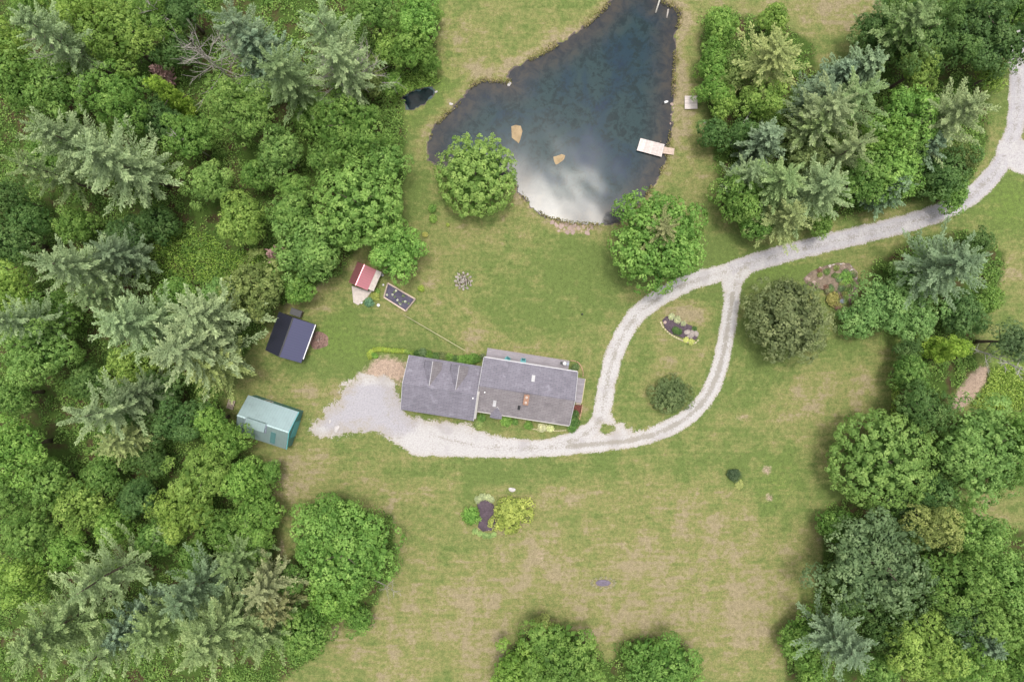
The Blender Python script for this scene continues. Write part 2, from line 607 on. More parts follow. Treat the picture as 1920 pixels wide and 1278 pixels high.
M['rock'] = plain('field_stone', (0.40, 0.345, 0.315), (0.25, 0.215, 0.20), 2.5, 0.9, 0.6, 0.2, (1, 1, 1), 0.3)
M['pinkrock'] = plain('pinkish_stone', (0.37, 0.28, 0.24), (0.25, 0.185, 0.165), 2.5, 0.9, 0.6, 0.2, (1, 1, 1), 0.2)
M['whiterock'] = plain('white_stone', (0.50, 0.47, 0.46), (0.36, 0.33, 0.33), 2, 0.85, 0.5, 0.25)
M['tanmat'] = plain('tan_boulder', (0.36, 0.265, 0.16), (0.26, 0.19, 0.11), 1.2, 0.9, 0.4, 0.2)
M['brickedge'] = plain('brick_edging', (0.44, 0.27, 0.19), (0.34, 0.20, 0.14), 6, 0.9, 0.4, 0.2, (1, 1, 1), 0.2)
M['paleedge'] = plain('pale_edging', (0.48, 0.42, 0.27), (0.36, 0.31, 0.20), 4, 0.9, 0.4, 0.2, (1, 1, 1), 0.15)
M['white'] = plain('white_plastic', (0.78, 0.77, 0.78), (0.66, 0.65, 0.66), 3, 0.45, 0.1, 0.4)
M['cable'] = plain('cable', (0.46, 0.42, 0.26), (0.38, 0.35, 0.22), 3, 0.7, 0.1)
M['blue'] = plain('blue_grey_stone', (0.27, 0.30, 0.36), (0.19, 0.21, 0.26), 2, 0.6, 0.3, 0.4)
M['fabric'] = plain('green_tarp', (0.10, 0.20, 0.16), (0.07, 0.15, 0.12), 3, 0.7, 0.5, 0.3)

# ------------------------------------------------------------------ plan shapes (photo pixels on the ground)
POND = P([(1160, -25), (1150, 0), (1120, 31), (1087, 58), (1040, 88), (1007, 106), (973, 123), (957, 131), (954, 146), (956, 156), (940, 154), (907, 151),
          (883, 162), (867, 186), (840, 213), (813, 237), (803, 266), (804, 298), (827, 314), (870, 326), (915, 332), (945, 335), (963, 343), (983, 370), (1003, 393),
          (1030, 409), (1073, 417), (1123, 421), (1157, 417), (1185, 402), (1207, 372), (1226, 345), (1240, 318), (1250, 288), (1257, 250), (1260, 200),
          (1263, 150), (1266, 100), (1264, 62), (1273, 46), (1274, 26), (1263, 13), (1247, 8), (1238, 0), (1230, -25)])
POOL = P([(757, 184), (775, 172), (800, 166), (814, 168), (811, 180), (795, 192), (775, 205), (764, 203)])
FOREST = [P(q) for q in (
    [(-300, -300), (822, -300), (822, 105), (800, 150), (757, 160), (757, 215), (768, 250), (765, 310), (752, 420), (700, 445), (665, 478), (640, 520), (565, 550),
     (520, 590), (490, 640), (420, 725), (425, 780), (445, 840), (490, 850), (522, 950), (527, 1040), (545, 1085), (610, 1220), (520, 1290), (500, 1600), (-300, 1600)],
    [(1312, 30), (1345, 15), (1470, 40), (1530, 80), (1535, 135), (1590, 125), (1650, 30), (1690, -300), (2300, -300), (2300, 90), (1895, 120), (1860, 190),
     (1852, 285), (1800, 375), (1700, 385), (1590, 410), (1480, 438), (1400, 440), (1345, 390), (1335, 310), (1325, 235), (1310, 150)],
    [(1620, 500), (1700, 445), (1800, 425), (1890, 470), (1870, 570), (1830, 640), (1838, 690), (1785, 750), (1755, 790), (1830, 765), (1930, 785), (2300, 800),
     (2300, 900), (1920, 915), (1800, 925), (1855, 985), (2300, 1000), (2300, 1600), (1465, 1600), (1465, 1180), (1520, 1140), (1535, 1050), (1540, 950), (1590, 920),
     (1680, 790), (1672, 700), (1702, 640), (1650, 625)],
    [(925, 1245), (985, 1172), (1050, 1165), (1100, 1185), (1140, 1235), (1165, 1190), (1270, 1190), (1315, 1240), (1330, 1600), (900, 1600)],
    [(560, 960), (640, 930), (740, 970), (752, 1060), (700, 1150), (600, 1160), (548, 1060)],
    [(590, 940), (740, 960), (750, 1080), (560, 1080)],
)]
# the drive: centre line pixels, half width (px), amount of grassy middle strip, greyness
ROADS = [
    ([(1908, 60), (1908, 125), (1906, 200), (1895, 262), (1868, 318), (1818, 368), (1758, 400), (1680, 424), (1600, 444), (1500, 468), (1420, 490), (1370, 508)], 17, 0.45, 0.60),
    ([(1370, 508), (1310, 523), (1258, 545), (1213, 573), (1180, 608), (1155, 655), (1141, 705), (1132, 752), (1122, 790), (1090, 818), (1040, 836)], 16.5, 0.55, 0.22),
    ([(1450, 482), (1412, 492), (1385, 514), (1373, 550), (1363, 620), (1348, 690), (1326, 740), (1290, 780), (1240, 808), (1180, 824), (1100, 833), (1040, 838), (960, 840), (880, 832), (810, 815)], 15.0, 0.95, 0.18),
    ([(1895, 285), (1930, 300), (2000, 310), (2200, 300)], 30, 0.0, 0.45),
]
PARK = P([(580, 804), (598, 824), (650, 811), (700, 806), (740, 826), (772, 853), (900, 857), (985, 857), (1060, 852), (1070, 820), (985, 824), (915, 814), (893, 806), (880, 793), (800, 785),
          (762, 778), (748, 752), (738, 716), (712, 700), (672, 700), (648, 722), (622, 760)])
TRI = P([(1122, 790), (1140, 768), (1165, 795), (1205, 815), (1170, 828), (1110, 832)])


FLARE = P([(1318, 522), (1350, 528), (1358, 550), (1380, 552), (1398, 515), (1420, 495), (1370, 505)])


def poly_sd(x, y, poly):
    """signed distance to polygon, negative inside"""
    d = np.full(x.shape, 1e9)
    ins = np.zeros(x.shape, bool)
    n = len(poly)
    for i in range(n):
        ax, ay = poly[i]
        bx, by = poly[(i + 1) % n]
        ex, ey = bx - ax, by - ay
        t = np.clip(((x - ax) * ex + (y - ay) * ey) / (ex * ex + ey * ey + 1e-9), 0, 1)
        d = np.minimum(d, np.hypot(x - ax - t * ex, y - ay - t * ey))
        cond = (ay > y) != (by > y)
        with np.errstate(divide='ignore', invalid='ignore'):
            xi = ax + (y - ay) * ex / (ey if abs(ey) > 1e-9 else 1e-9)
        ins ^= cond & (x < xi)
    return np.where(ins, -d, d)


def smooth_line(pts, n=6):
    p = np.array(pts, float)
    p = np.vstack([2 * p[0] - p[1], p, 2 * p[-1] - p[-2]])
    out = []
    for i in range(1, len(p) - 2):
        for t in np.linspace(0, 1, n, endpoint=False):
            a, b, c, d = p[i - 1], p[i], p[i + 1], p[i + 2]
            out.append(0.5 * ((2 * b) + (c - a) * t + (2 * a - 5 * b + 4 * c - d) * t * t + (3 * b - a - 3 * c + d) * t ** 3))
    out.append(p[-2])
    return np.array(out)


def line_d(x, y, poly):
    d = np.full(x.shape, 1e9)
    for (ax, ay), (bx, by) in zip(poly[:-1], poly[1:]):
        ex, ey = bx - ax, by - ay
        t = np.clip(((x - ax) * ex + (y - ay) * ey) / (ex * ex + ey * ey + 1e-9), 0, 1)
        d = np.minimum(d, np.hypot(x - ax - t * ex, y - ay - t * ey))
    return d


RL = [(P(smooth_line(c)), hw * GSD, st, gr) for c, hw, st, gr in ROADS]


def road_fields(x, y):
    sd = np.full(x.shape, 1e9)
    strip = np.zeros(x.shape)
    grey = np.zeros(x.shape)
    for pl, hw, st, gr in RL:
        d = line_d(x, y, pl)
        e = d - hw
        near = e < sd
        strip = np.where(near, st * np.clip(1.25 - d / (hw * 0.40), 0, 1), strip)
        grey = np.where(near, gr, grey)
        sd = np.minimum(sd, e)
    for poly, gr in ((PARK, 0.0), (TRI, 0.1), (FLARE, 0.5)):
        e = poly_sd(x, y, poly)
        near = e < sd
        strip = np.where(e < -0.4, strip * 0.45, strip)
        sd = np.minimum(sd, e)
    hx, hy = W(1140, 803)
    sd = np.maximum(sd, 1.1 - 1.1 * np.hypot((x - hx) / 1.15, (y - hy) / 0.8))   # grassy wedge where the branches meet
    wx, wy = W(690, 772)
    g = np.clip(1.35 - np.hypot((x - wx) / 9.5, (y - wy) / 5.0), 0, 1)
    grey = np.maximum(grey, np.clip(g * 1.5, 0, 1) * (sd < 0.3))
    return sd, strip, grey


def blobs(x, y, lst):
    out = np.zeros(x.shape)
    for px, py, rx, ry, a in lst:
        cx, cy = W(px, py)
        q = ((x - cx) / (rx * GSD)) ** 2 + ((y - cy) / (ry * GSD)) ** 2
        out += a * np.exp(-q * 0.9)
    return out


DRY = [(1000, 1030, 330, 160, .26), (880, 1125, 70, 60, .40), (1395, 1085, 85, 100, .26), (1310, 970, 80, 60, .22), (1180, 1100, 200, 110, .18), (560, 880, 60, 55, .42),
       (700, 900, 120, 40, .2), (600, 738, 75, 28, .42), (590, 560, 40, 40, .3), (870, 60, 70, 60, .28), (1560, 15, 110, 50, .55), (1450, 10, 60, 30, .3), (930, 440, 80, 30, .28),
       (830, 480, 60, 50, .18), (885, 640, 26, 36, .4), (1030, 640, 90, 25, .18), (1490, 745, 70, 60, .22), (1390, 782, 22, 12, .5), (1615, 740, 40, 34, .22),
       (1290, 588, 40, 24, .42), (1890, 520, 30, 60, .3), (1290, 250, 25, 130, .30), (900, 130, 55, 16, .35), (1060, 940, 130, 30, .18), (950, 1240, 250, 60, .2),
       (1420, 1230, 80, 70, .22), (1820, 960, 60, 30, .35), (760, 1200, 130, 80, .22), (880, 640, 60, 30, .12), (1360, 20, 60, 40, .25), (1240, 660, 60, 80, .1), (1500, 870, 200, 60, .08),
       (1160, 590, 60, 40, .15), (900, 60, 120, 50, .12), (700, 560, 60, 40, .1)]
GREEN = [(1050, 500, 60, 90, .30), (640, 640, 70, 60, .25), (690, 690, 40, 30, .35), (1470, 905, 60, 70, .30), (1520, 640, 110, 40, .2), (1200, 720, 90, 110, .18), (1400, 640, 60, 100, .2),
         (800, 620, 130, 40, .12), (960, 880, 260, 22, .30), (1640, 1020, 60, 120, .2), (1330, 470, 90, 40, .3), (1450, 510, 110, 25, .35), (1150, 500, 50, 60, .3), (1560, 110, 60, 50, .1),
         (1320, 870, 120, 40, .2), (790, 300, 40, 150, .08)]
LUSH = [(1890, 720, 50, 70, .9), (1900, 380, 60, 50, .5), (700, 660, 40, 20, .5), (640, 620, 40, 50, .3), (770, 150, 60, 40, .8), (780, 60, 60, 80, .5), (745, 210, 30, 30, .6), (1460, 905, 40, 50, .3),
        (1690, 690, 30, 80, .6), (1720, 620, 30, 30, .5), (1440, 500, 80, 20, .4), (1530, 1180, 40, 80, .4), (600, 640, 30, 30, .3)]
BARE = [(722, 686, 34, 22, .95), (690, 706, 40, 14, .5), (748, 712, 14, 24, .4), (620, 780, 30, 20, .4), (820, 790, 60, 8, .5), (1822, 722, 34, 12, .0), (1437, 880, 12, 11, .75), (1442, 932, 11, 10, .7), (1390, 782, 22, 12, .5), (590, 812, 40, 12, .35), (535, 900, 22, 60, .45),
        (528, 1030, 12, 40, .55), (1015, 1040, 14, 20, .5), (880, 1122, 30, 24, .35), (1075, 432, 40, 10, .6), (640, 640, 0.1, 0.1, 0), (760, 695, 12, 22, .3), (565, 668, 16, 14, .45),
        (600, 638, 26, 22, .5), (665, 555, 30, 26, .3), (1330, 1090, 40, 25, .25), (1395, 1060, 50, 50, .28), (720, 815, 80, 8, .4), (1300, 210, 14, 90, .22), (1180, 955, 30, 20, .2), (500, 860, 16, 14, .3)]
PATH = P([(1778, 765), (1795, 725), (1828, 685), (1856, 684), (1850, 715), (1824, 750), (1800, 770)])
HAS = {}


def fields(x, y):
    pond = poly_sd(x, y, POND)
    pool = poly_sd(x, y, POOL)
    wsd = np.minimum(pond, pool)
    forest = np.full(x.shape, 1e9)
    for q in FOREST:
        forest = np.minimum(forest, poly_sd(x, y, q))
    f = np.clip(0.35 - forest / 3.0, 0, 1)
    dry = 0.27 + 1.0 * blobs(x, y, DRY) - blobs(x, y, GREEN)
    dry += np.clip((-y - 12) / 40, 0, 1) * 0.06
    dry += 0.42 * np.exp(-((pond - 0.9) / 1.1) ** 2) * (pond > 0)        # straw-coloured bank
    bare = blobs(x, y, BARE) + np.clip(0.5 - poly_sd(x, y, PATH) / 1.2, 0, 1) * 0.9
    bare += 0.55 * np.clip(1 - np.abs(pond - 0.25) / 0.5, 0, 1)
    lush = np.clip(blobs(x, y, LUSH), 0, 1)
    return pond, pool, wsd, f, dry, bare, lush


# ------------------------------------------------------------------ the ground sheet
def axis_coords(half, step, far=5000.0):
    a = np.arange(0, half + step, step)
    out = list(a)
    s = step
    while out[-1] < far:
        s *= 1.35
        out.append(out[-1] + s)
    out = np.array(out)
    return np.concatenate([-out[:0:-1], out])


gx, gy = axis_coords(98, 0.36), axis_coords(68, 0.36)
X, Y = np.meshgrid(gx, gy)
near = (np.abs(X) < 140) & (np.abs(Y) < 110)
pond, pool, wsd, f, dry, bare, lush = fields(X, Y)
WATER_Z = -0.22
wob = 0.22 * (np.sin(X * 2.1 + 1.7 * np.sin(Y * 0.9)) * np.sin(Y * 1.9 + 1.3 * np.sin(X * 1.1)) + 0.7 * np.sin(X * 4.7 + 2.0 * Y) * np.sin(Y * 4.1 - X * 1.3))
wsd = wsd + wob * (np.abs(wsd) < 6)
Z = np.zeros(X.shape)
shore = np.clip((0.9 - wsd) / 0.9, 0, 1)
Z -= 0.21 * shore ** 1.5 * (wsd > 0)
depth = np.clip(-wsd, 0, None)
Z = np.where(wsd <= 0, -0.22 - 0.9 * (1 - np.exp(-depth * 0.45)) - np.clip(depth * 0.10, 0, 1.6), Z)
# slight unevenness of a mown field
Z += np.where(wsd > 1.0, 0.03 * np.sin(X * 0.31 + 1.3) * np.sin(Y * 0.27) - 0.03, 0)
dep = np.where(wsd < 0.06, np.clip(0.03 + depth * 0.085, 0, 1.15), 0)
dep = np.where((pool < 0.06), np.clip(0.8 + 0.3 * depth, 0, 1.2), dep)
ground = bpy.data.objects.new('ground', grid_mesh('ground', X, Y, Z, M['ground'], {'dry': dry, 'bare': bare, 'forest': f, 'lush': lush, 'depth': dep, 'mow': np.clip(road_fields(X, Y)[0], -5, 60)}))
link(ground)
tag(ground, 'mown lawn and field grass with dry patches round the house', kind='structure')

# the drive, one sheet of gravel whose rim fades into the grass
rx, ry = np.arange(-40, 100, 0.3), np.arange(-24, 56, 0.3)
X, Y = np.meshgrid(rx, ry)
sd, strip, grey = road_fields(X, Y)
_, _, _, f, dry, bare, lush = fields(X, Y)
rag = blobs(X, Y, [(640, 765, 110, 80, 1.3), (1165, 800, 40, 25, .9), (850, 795, 90, 18, .7), (1370, 520, 30, 30, .3)])
crown = 0.045 * np.clip(0.5 - sd / 1.6, 0, 1)
crown = np.where(sd > 0.45, 0.006, crown + 0.012)
Zd = crown + 0.03 * np.sin(X * 0.31 + 1.3) * np.sin(Y * 0.27) - 0.03
sdr = sd - 1.4 * np.clip(rag, 0, 1)
cell = (sdr[:-1, :-1] < 0.9) & (sdr[1:, 1:] < 0.9) & (sdr[:-1, 1:] < 0.9) & (sdr[1:, :-1] < 0.9)
drive = bpy.data.objects.new('gravel_driveway', grid_mesh('gravel_driveway', X, Y, Zd, M['gravel'],
                             {'edge': sd, 'strip': strip, 'grey': grey, 'ragged': np.clip(rag, 0, 1), 'dry': dry, 'bare': bare, 'forest': f, 'lush': lush, 'mow': sd}, cell))
link(drive)
tag(drive, 'pale gravel driveway that loops round the oval lawn to the house', kind='structure')


def ground_z(x, y):
    return 0.03 * math.sin(x * 0.31 + 1.3) * math.sin(y * 0.27) - 0.03


# water sheets, running a little under the bank
def water(name, poly, label):
    lo, hi = poly.min(0) - 1, poly.max(0) + 1
    X, Y = np.meshgrid(np.arange(lo[0], hi[0], 0.3), np.arange(lo[1], hi[1], 0.3))
    sd = poly_sd(X, Y, poly)
    keep = np.minimum(np.minimum(sd[:-1, :-1], sd[1:, 1:]), np.minimum(sd[:-1, 1:], sd[1:, :-1])) < 0.6
    o = bpy.data.objects.new(name, grid_mesh(name, X, Y, np.full(X.shape, WATER_Z), M['water'] if name == 'pond' else M['pool'], {'depth': np.clip(-sd, 0, None) + (6 if name != 'pond' else 0)}, keep))
    link(o)
    tag(o, label, kind='structure')
    return o


water('pond', POND, 'dark pond with a bright sky reflection at its lower shore')
water('small_pool', POOL, 'small black pool beside the shrubs left of the pond')


# ------------------------------------------------------------------ foliage prototypes
def rand_unit(n):
    v = rng.normal(size=(n, 3))
    return v / np.linalg.norm(v, axis=1, keepdims=True)


def norm(v):
    return v / (np.linalg.norm(v, axis=-1, keepdims=True) + 1e-9)


def leaf_quads(c, nrm, length, width, along=None):
    n = len(c)
    r = rand_unit(n) if along is None else along
    t = norm(r - nrm * np.sum(r * nrm, 1, keepdims=True))
    b = np.cross(nrm, t)
    L = np.asarray(length).reshape(-1, 1) * 0.5
    Wd = np.asarray(width).reshape(-1, 1) * 0.5
    k = 0.25
    return np.stack([c - t * L, c + b * Wd + t * L * k, c + t * L, c - b * Wd + t * L * k], 1)


def fib_dirs(n, zmin, jit):
    i = np.arange(n) + 0.5
    z = 1 - (1 - zmin) * i / n
    ph = i * 2.399963 + rng.uniform(0, 6.28)
    r = np.sqrt(np.clip(1 - z * z, 0, 1))
    d = np.stack([r * np.cos(ph), r * np.sin(ph), z], 1)
    return norm(d + rng.normal(size=d.shape) * jit)


def broad_crown(name, lobes, lobe_r, clumps, clump_r, leaves, leaf, zs=0.8, rough=0.10, zmin=-0.35, openness=0.0, root='crown'):
    """unit-radius crown: lobes -> leaf clumps on the lobes -> leaf sprays on the clumps' outer sides"""
    up = np.array([0, 0, 1.0])
    if lobes > 1:
        d = fib_dirs(lobes, zmin, 0.16)
        rad = rng.uniform(lobe_r[0], lobe_r[1], lobes)
        wob = 1 + rough * rng.normal(size=lobes)
        lc = d * (wob - rad * 0.95)[:, None] * np.array([1, 1, zs])
    else:
        d, rad, lc = np.zeros((1, 3)), np.ones(1), np.zeros((1, 3))
    C, N, Vv = [], [], []
    lobe_v = rng.uniform(0, 1, len(rad))
    for i in range(len(rad)):
        cd = fib_dirs(clumps, zmin if lobes == 1 else -0.75, 0.10)
        if lobes > 1:                                # keep the clumps on the lobe's outer, upper side
            ax = norm(d[i] * 0.9 + up * 0.5)
            cd = cd[(cd @ ax) > -0.05]
        cd = cd[rng.uniform(size=len(cd)) > openness]
        w2 = 1 + rough * 0.55 * rng.normal(size=(len(cd), 1))
        if lobes == 1:
            w2 = w2 + rough * 0.6 * (np.sin(cd[:, :1] * 5 + 1) * np.sin(cd[:, 1:2] * 4.3 + 2) + np.sin(cd[:, 2:] * 6))
        cc = lc[i] + cd * w2 * rad[i] * np.array([1, 1, zs if lobes == 1 else 0.9])
        cr = clump_r * rng.uniform(0.7, 1.3, len(cd))
        cv = rng.uniform(0, 1, len(cd))
        for j in range(len(cd)):
            ax = norm(cd[j] * 0.8 + d[i] * 0.3 + up * 0.55)
            ld = rand_unit(leaves * 2)
            ld = ld[(ld @ ax) > -0.1][:leaves]
            C.append(cc[j] + ld * cr[j] * rng.uniform(.7, 1.1, (len(ld), 1)))
            N.append(norm(ld * 0.55 + ax * 0.6 + rng.normal(size=ld.shape) * 0.26))
            Vv.append(np.clip(0.30 * lobe_v[i] + 0.42 * cv[j] + 0.28 * rng.uniform(0, 1, len(ld)), 0, 1))
    # inner leaves, deeper in the crown
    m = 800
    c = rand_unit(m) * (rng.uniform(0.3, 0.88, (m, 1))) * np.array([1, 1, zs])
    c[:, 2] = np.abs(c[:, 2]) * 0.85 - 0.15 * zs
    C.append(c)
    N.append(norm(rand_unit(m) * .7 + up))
    Vv.append(rng.uniform(0, 0.4, m))  # darker tone puts the shade of the crown gaps into the colour
    C, N, Vv = np.concatenate(C), np.concatenate(N), np.concatenate(Vv)
    L = leaf * rng.uniform(0.7, 1.35, len(C))
    L[-m:] = 0.16 * rng.uniform(.7, 1.3, m)
    return quad_mesh(root, leaf_quads(C, N, L, L * 0.66), M['leaf'], {'v': Vv})


BROAD = {
    'dome': [broad_crown('dome', 1, None, 460, .072, 26, .052, .82, .11) for _ in range(2)],
    'big': [broad_crown('big', 27, (.16, .36), 28, .078, 23, .050, .8, .23) for _ in range(4)],
    'mid': [broad_crown('mid', 18, (.22, .46), 25, .105, 22, .070, .85, .19) for _ in range(6)],
    'small': [broad_crown('small', 12, (.28, .52), 19, .145, 20, .10, .8, .16) for _ in range(3)],
    'open': [broad_crown('open', 40, (.16, .30), 22, .075, 15, .060, .78, .16, openness=.15) for _ in range(2)],
    'maple': [broad_crown('maple', 44, (.22, .38), 28, .075, 16, .058, .8, .11, openness=.08)],
    'shrub': [broad_crown('shrub', 7, (.42, .6), 15, .20, 14, .16, .8, .10, zmin=-.05, root='foliage') for _ in range(3)],
}


def pine_crown(name, H=22.0, Lmax=5.6, spacing=1.2, per=7, lift=0.16, z0=0.30, twigs=18, cards=8, needle=(0.38, 0.09), power=0.75, fat=0.22):
    C, N, A, Vv, Ls = [], [], [], [], []
    z = z0 * H
    while z < 0.985 * H:
        rel = 1 - z / H
        prof = min(1.0, fat + (rel * 2.4) ** power * (1 - fat)) * (0.78 + 0.22 * math.sin(z * 1.7 + H))
        ph0 = rng.uniform(0, 6.28)
        nb = max(3, per - (rel < 0.12))
        for b in range(nb):
            L = max(0.55, Lmax * prof * rng.uniform(0.5, 1.15))
            ph = ph0 + 6.283 * b / nb + rng.uniform(-.35, .35)
            ax = np.array([math.cos(ph), math.sin(ph), 0.0])
            sd_ = np.array([-ax[1], ax[0], 0.0])
            zb = z + rng.uniform(-.4, .4)
            li = lift + 0.5 * max(0, 0.25 - rel) / 0.25 * 1.2 + rng.uniform(-.06, .08)
            bend = rng.uniform(-.22, .22)
            bv = rng.uniform(0, 1)
            tw = max(5, int(twigs * (0.45 + 0.55 * L / Lmax)))
            for t in np.linspace(0.10, 1.0, tw):
                p = ax * L * t + sd_ * bend * L * t * t + np.array([0, 0, zb + L * li * t + 0.10 * L * t * t - 0.12 * L * math.sin(t * 3.14)])
                for s in (-1, 1):
                    if t > 0.97:
                        ang = rng.uniform(-.25, .25)
                    else:
                        ang = s * rng.uniform(0.28, 0.72)
                    td = ax * math.cos(ang) + sd_ * (math.sin(ang) + bend * t) + np.array([0, 0, rng.uniform(.05, .38)])
                    td /= np.linalg.norm(td)
                    tl = L * (0.22 - 0.13 * t) * rng.uniform(.7, 1.2) + 0.18
                    q = rng.uniform(0.1, 1.0, cards)
                    c = p + td * (q * tl)[:, None] + rng.normal(size=(cards, 3)) * 0.07
                    C.append(c)
                    N.append(norm(np.array([0, 0, 0.8]) + rng.normal(size=(cards, 3)) * 0.55 + td * 0.1))
                    A.append(norm(td + rng.normal(size=(cards, 3)) * 0.35))
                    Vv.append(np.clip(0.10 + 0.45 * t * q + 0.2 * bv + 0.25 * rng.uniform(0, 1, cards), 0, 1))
                    Ls.append(np.full(cards, needle[0]) * rng.uniform(.7, 1.25, cards))
        z += spacing * rng.uniform(.8, 1.25)
    C, N, A, Vv, Ls = map(np.concatenate, (C, N, A, Vv, Ls))
    return quad_mesh(name, leaf_quads(C, N, Ls, Ls * needle[1] / needle[0] * rng.uniform(.8, 1.4, len(Ls)), A), M['needle'], {'v': Vv})


PINE = [pine_crown('crown', lift=q) for q in (.16, .05, .22, .12)] + [pine_crown('crown', Lmax=5.2, per=5, spacing=1.6)]
SPRUCE = [pine_crown('crown', H=18, Lmax=3.9, spacing=.8, per=7, lift=-.02, z0=.12, twigs=11, cards=6, needle=(.40, .16), power=.95, fat=.06) for _ in range(2)]


def trunk_mesh(name, H, r0, mat, limbs=5, spread=0.35):
    parts = []
    n = 7
    pts = [(0.10 * math.sin(i * 1.1) * H * 0.06, 0.10 * math.cos(i * 1.7) * H * 0.06, H * i / (n - 1)) for i in range(n)]
    parts.append(tube(pts, [r0 * (1.25 if i == 0 else 1) * (1 - 0.82 * i / (n - 1)) for i in range(n)], 8))
    for i in range(limbs):
        z = H * (0.42 + 0.5 * i / max(1, limbs))
        a = i * 2.4
        L = H * spread * (1 - 0.4 * i / max(1, limbs))
        p0 = Vector((0, 0, z))
        pts = [p0 + Vector((math.cos(a), math.sin(a), 0.55)) * (L * t) + Vector((0, 0, 0.12 * L * t * t)) for t in (0, .35, .7, 1)]
        parts.append(tube(pts, [r0 * .42, r0 * .3, r0 * .18, r0 * .06], 6))
    V, F = merge(parts)
    return mesh(name, V, F, mat, True)


TRUNK_B = trunk_mesh('trunk', 1.0, 0.03, M['bark'])
TRUNK_P = trunk_mesh('trunk', 1.0, 0.016, M['bark'], 0)

COLOURS = {          # leaf base colours
    'g': (0.078, 0.168, 0.030), 'lg': (0.098, 0.192, 0.040), 'dk': (0.050, 0.112, 0.028), 'yl': (0.116, 0.205, 0.034), 'br': (0.092, 0.198, 0.032),
    'bl': (0.072, 0.125, 0.052), 'ol': (0.102, 0.150, 0.042), 'dol': (0.088, 0.118, 0.045), 'yo': (0.150, 0.190, 0.048), 'sum': (0.092, 0.192, 0.050),
    'pp': (0.128, 0.188, 0.078), 'pg': (0.102, 0.165, 0.058), 'py': (0.142, 0.192, 0.058), 'pb': (0.088, 0.140, 0.070), 'sb': (0.078, 0.130, 0.068), 'pd': (0.072, 0.118, 0.052),
    'po': (0.135, 0.160, 0.066),
}
LOOK = {'g': 'mid green', 'lg': 'light green', 'dk': 'dark green', 'yl': 'yellow-green', 'br': 'bright green', 'bl': 'grey-green', 'ol': 'olive green', 'dol': 'dark olive',
        'yo': 'yellowish', 'sum': 'soft green', 'pp': 'pale grey-green', 'pg': 'pale green', 'py': 'pale yellow-green', 'pb': 'blue-grey', 'sb': 'bluish', 'pd': 'dark green', 'po': 'olive'}
MARKS = [('the top left corner', 0, 0), ('the bottom left corner', 0, 1278), ('the bottom right corner', 1920, 1278), ('the top right corner', 1920, 0),
         ('the dark blue shed', 535, 632), ('the green metal building', 500, 790), ('the red-roofed shed', 682, 520), ('the small black pool', 786, 185),
         ('the floating dock', 1225, 278), ('the rock garden', 1560, 535), ('the small square platform', 1294, 193), ('the left edge midpoint', 0, 640), ('the right edge midpoint', 1920, 640)]
ORD = ['nearest', 'second nearest', 'third nearest', 'fourth nearest', 'fifth nearest', 'sixth nearest', 'seventh nearest', 'eighth nearest', 'ninth nearest', 'tenth nearest',
       'eleventh nearest', 'twelfth nearest', 'thirteenth nearest', 'fourteenth nearest']
TREES = []            # (root, look+kind, px, py)
jit = random.Random(11)


def vary(c, s=0.10):
    k = 1 + jit.uniform(-s, s)
    return (c[0] * k * (1 + jit.uniform(-.06, .06)), c[1] * k, c[2] * k * (1 + jit.uniform(-.1, .1)))


def broad(px, py, r, col='g', H=None, kind='mid', label=None, name='broadleaf_tree', group='broadleaf trees of the woods', word='broadleaf tree'):
    """crown centre seen at (px,py), crown radius r in photo pixels"""
    H = H or (7.5 + r * 0.085)
    Rm = (1 if label else 0.93) * r * GSD * (1 - 0.62 * H / ALT)
    hz = min(0.95 * Rm, H * 0.47)                    # vertical half-size of the crown
    hc = H - hz
    x, y = W(px, py, hc)
    t = empty(name, (x, y, ground_z(x, y) - 0.05), 0)
    vs = BROAD[kind]
    me = vs[jit.randrange(len(vs))]
    inst('crown', me, t, (0, 0, hc), (jit.uniform(-.14, .14), jit.uniform(-.14, .14), jit.uniform(0, 6.28)), (Rm * (jit.uniform(.86, 1.06) if not label else 1), Rm * (jit.uniform(.86, 1.06) if not label else 1), hz / 0.8), vary(COLOURS[col]))
    inst('trunk', TRUNK_B, t, (0, 0, 0), (0, 0, jit.uniform(0, 6.28)), (H * .9, H * .9, H * .86))
    tag(t, label, 'tree', group)
    if not label:
        TREES.append((t, LOOK[col] + ' ' + word, px, py))
    return t


def pine(px, py, H=22.0, r=62, col='pp', kind='pine', label=None, name=None, group='conifers of the woods', turn=None):
    """tip of the tree seen at (px,py); r lower crown radius in photo pixels"""
    x, y = W(px, py, H)
    name = name or ('pine_tree' if kind == 'pine' else 'spruce_tree')
    t = empty(name, (x, y, ground_z(x, y) - 0.05), 0)
    vs, h0, l0 = (PINE, 22.0, 5.6) if kind == 'pine' else (SPRUCE, 18.0, 4.0)
    Rm = 1.16 * r * GSD * (1 - 0.5 * H / ALT)
    s = Rm / l0
    i = jit.randrange(len(vs))
    inst('crown', vs[i], t, (0, 0, 0), (0, 0, jit.uniform(0, 6.28)), (s, s, H / h0), vary(COLOURS[col]))
    inst('trunk', TRUNK_P, t, (0, 0, 0), (0, 0, 0), (H * .95, H * .95, H * .93))
    tag(t, label, 'tree', group)
    if not label:
        TREES.append((t, LOOK[col] + ' ' + ('pine' if kind == 'pine' else 'spruce'), px, py))
    return t


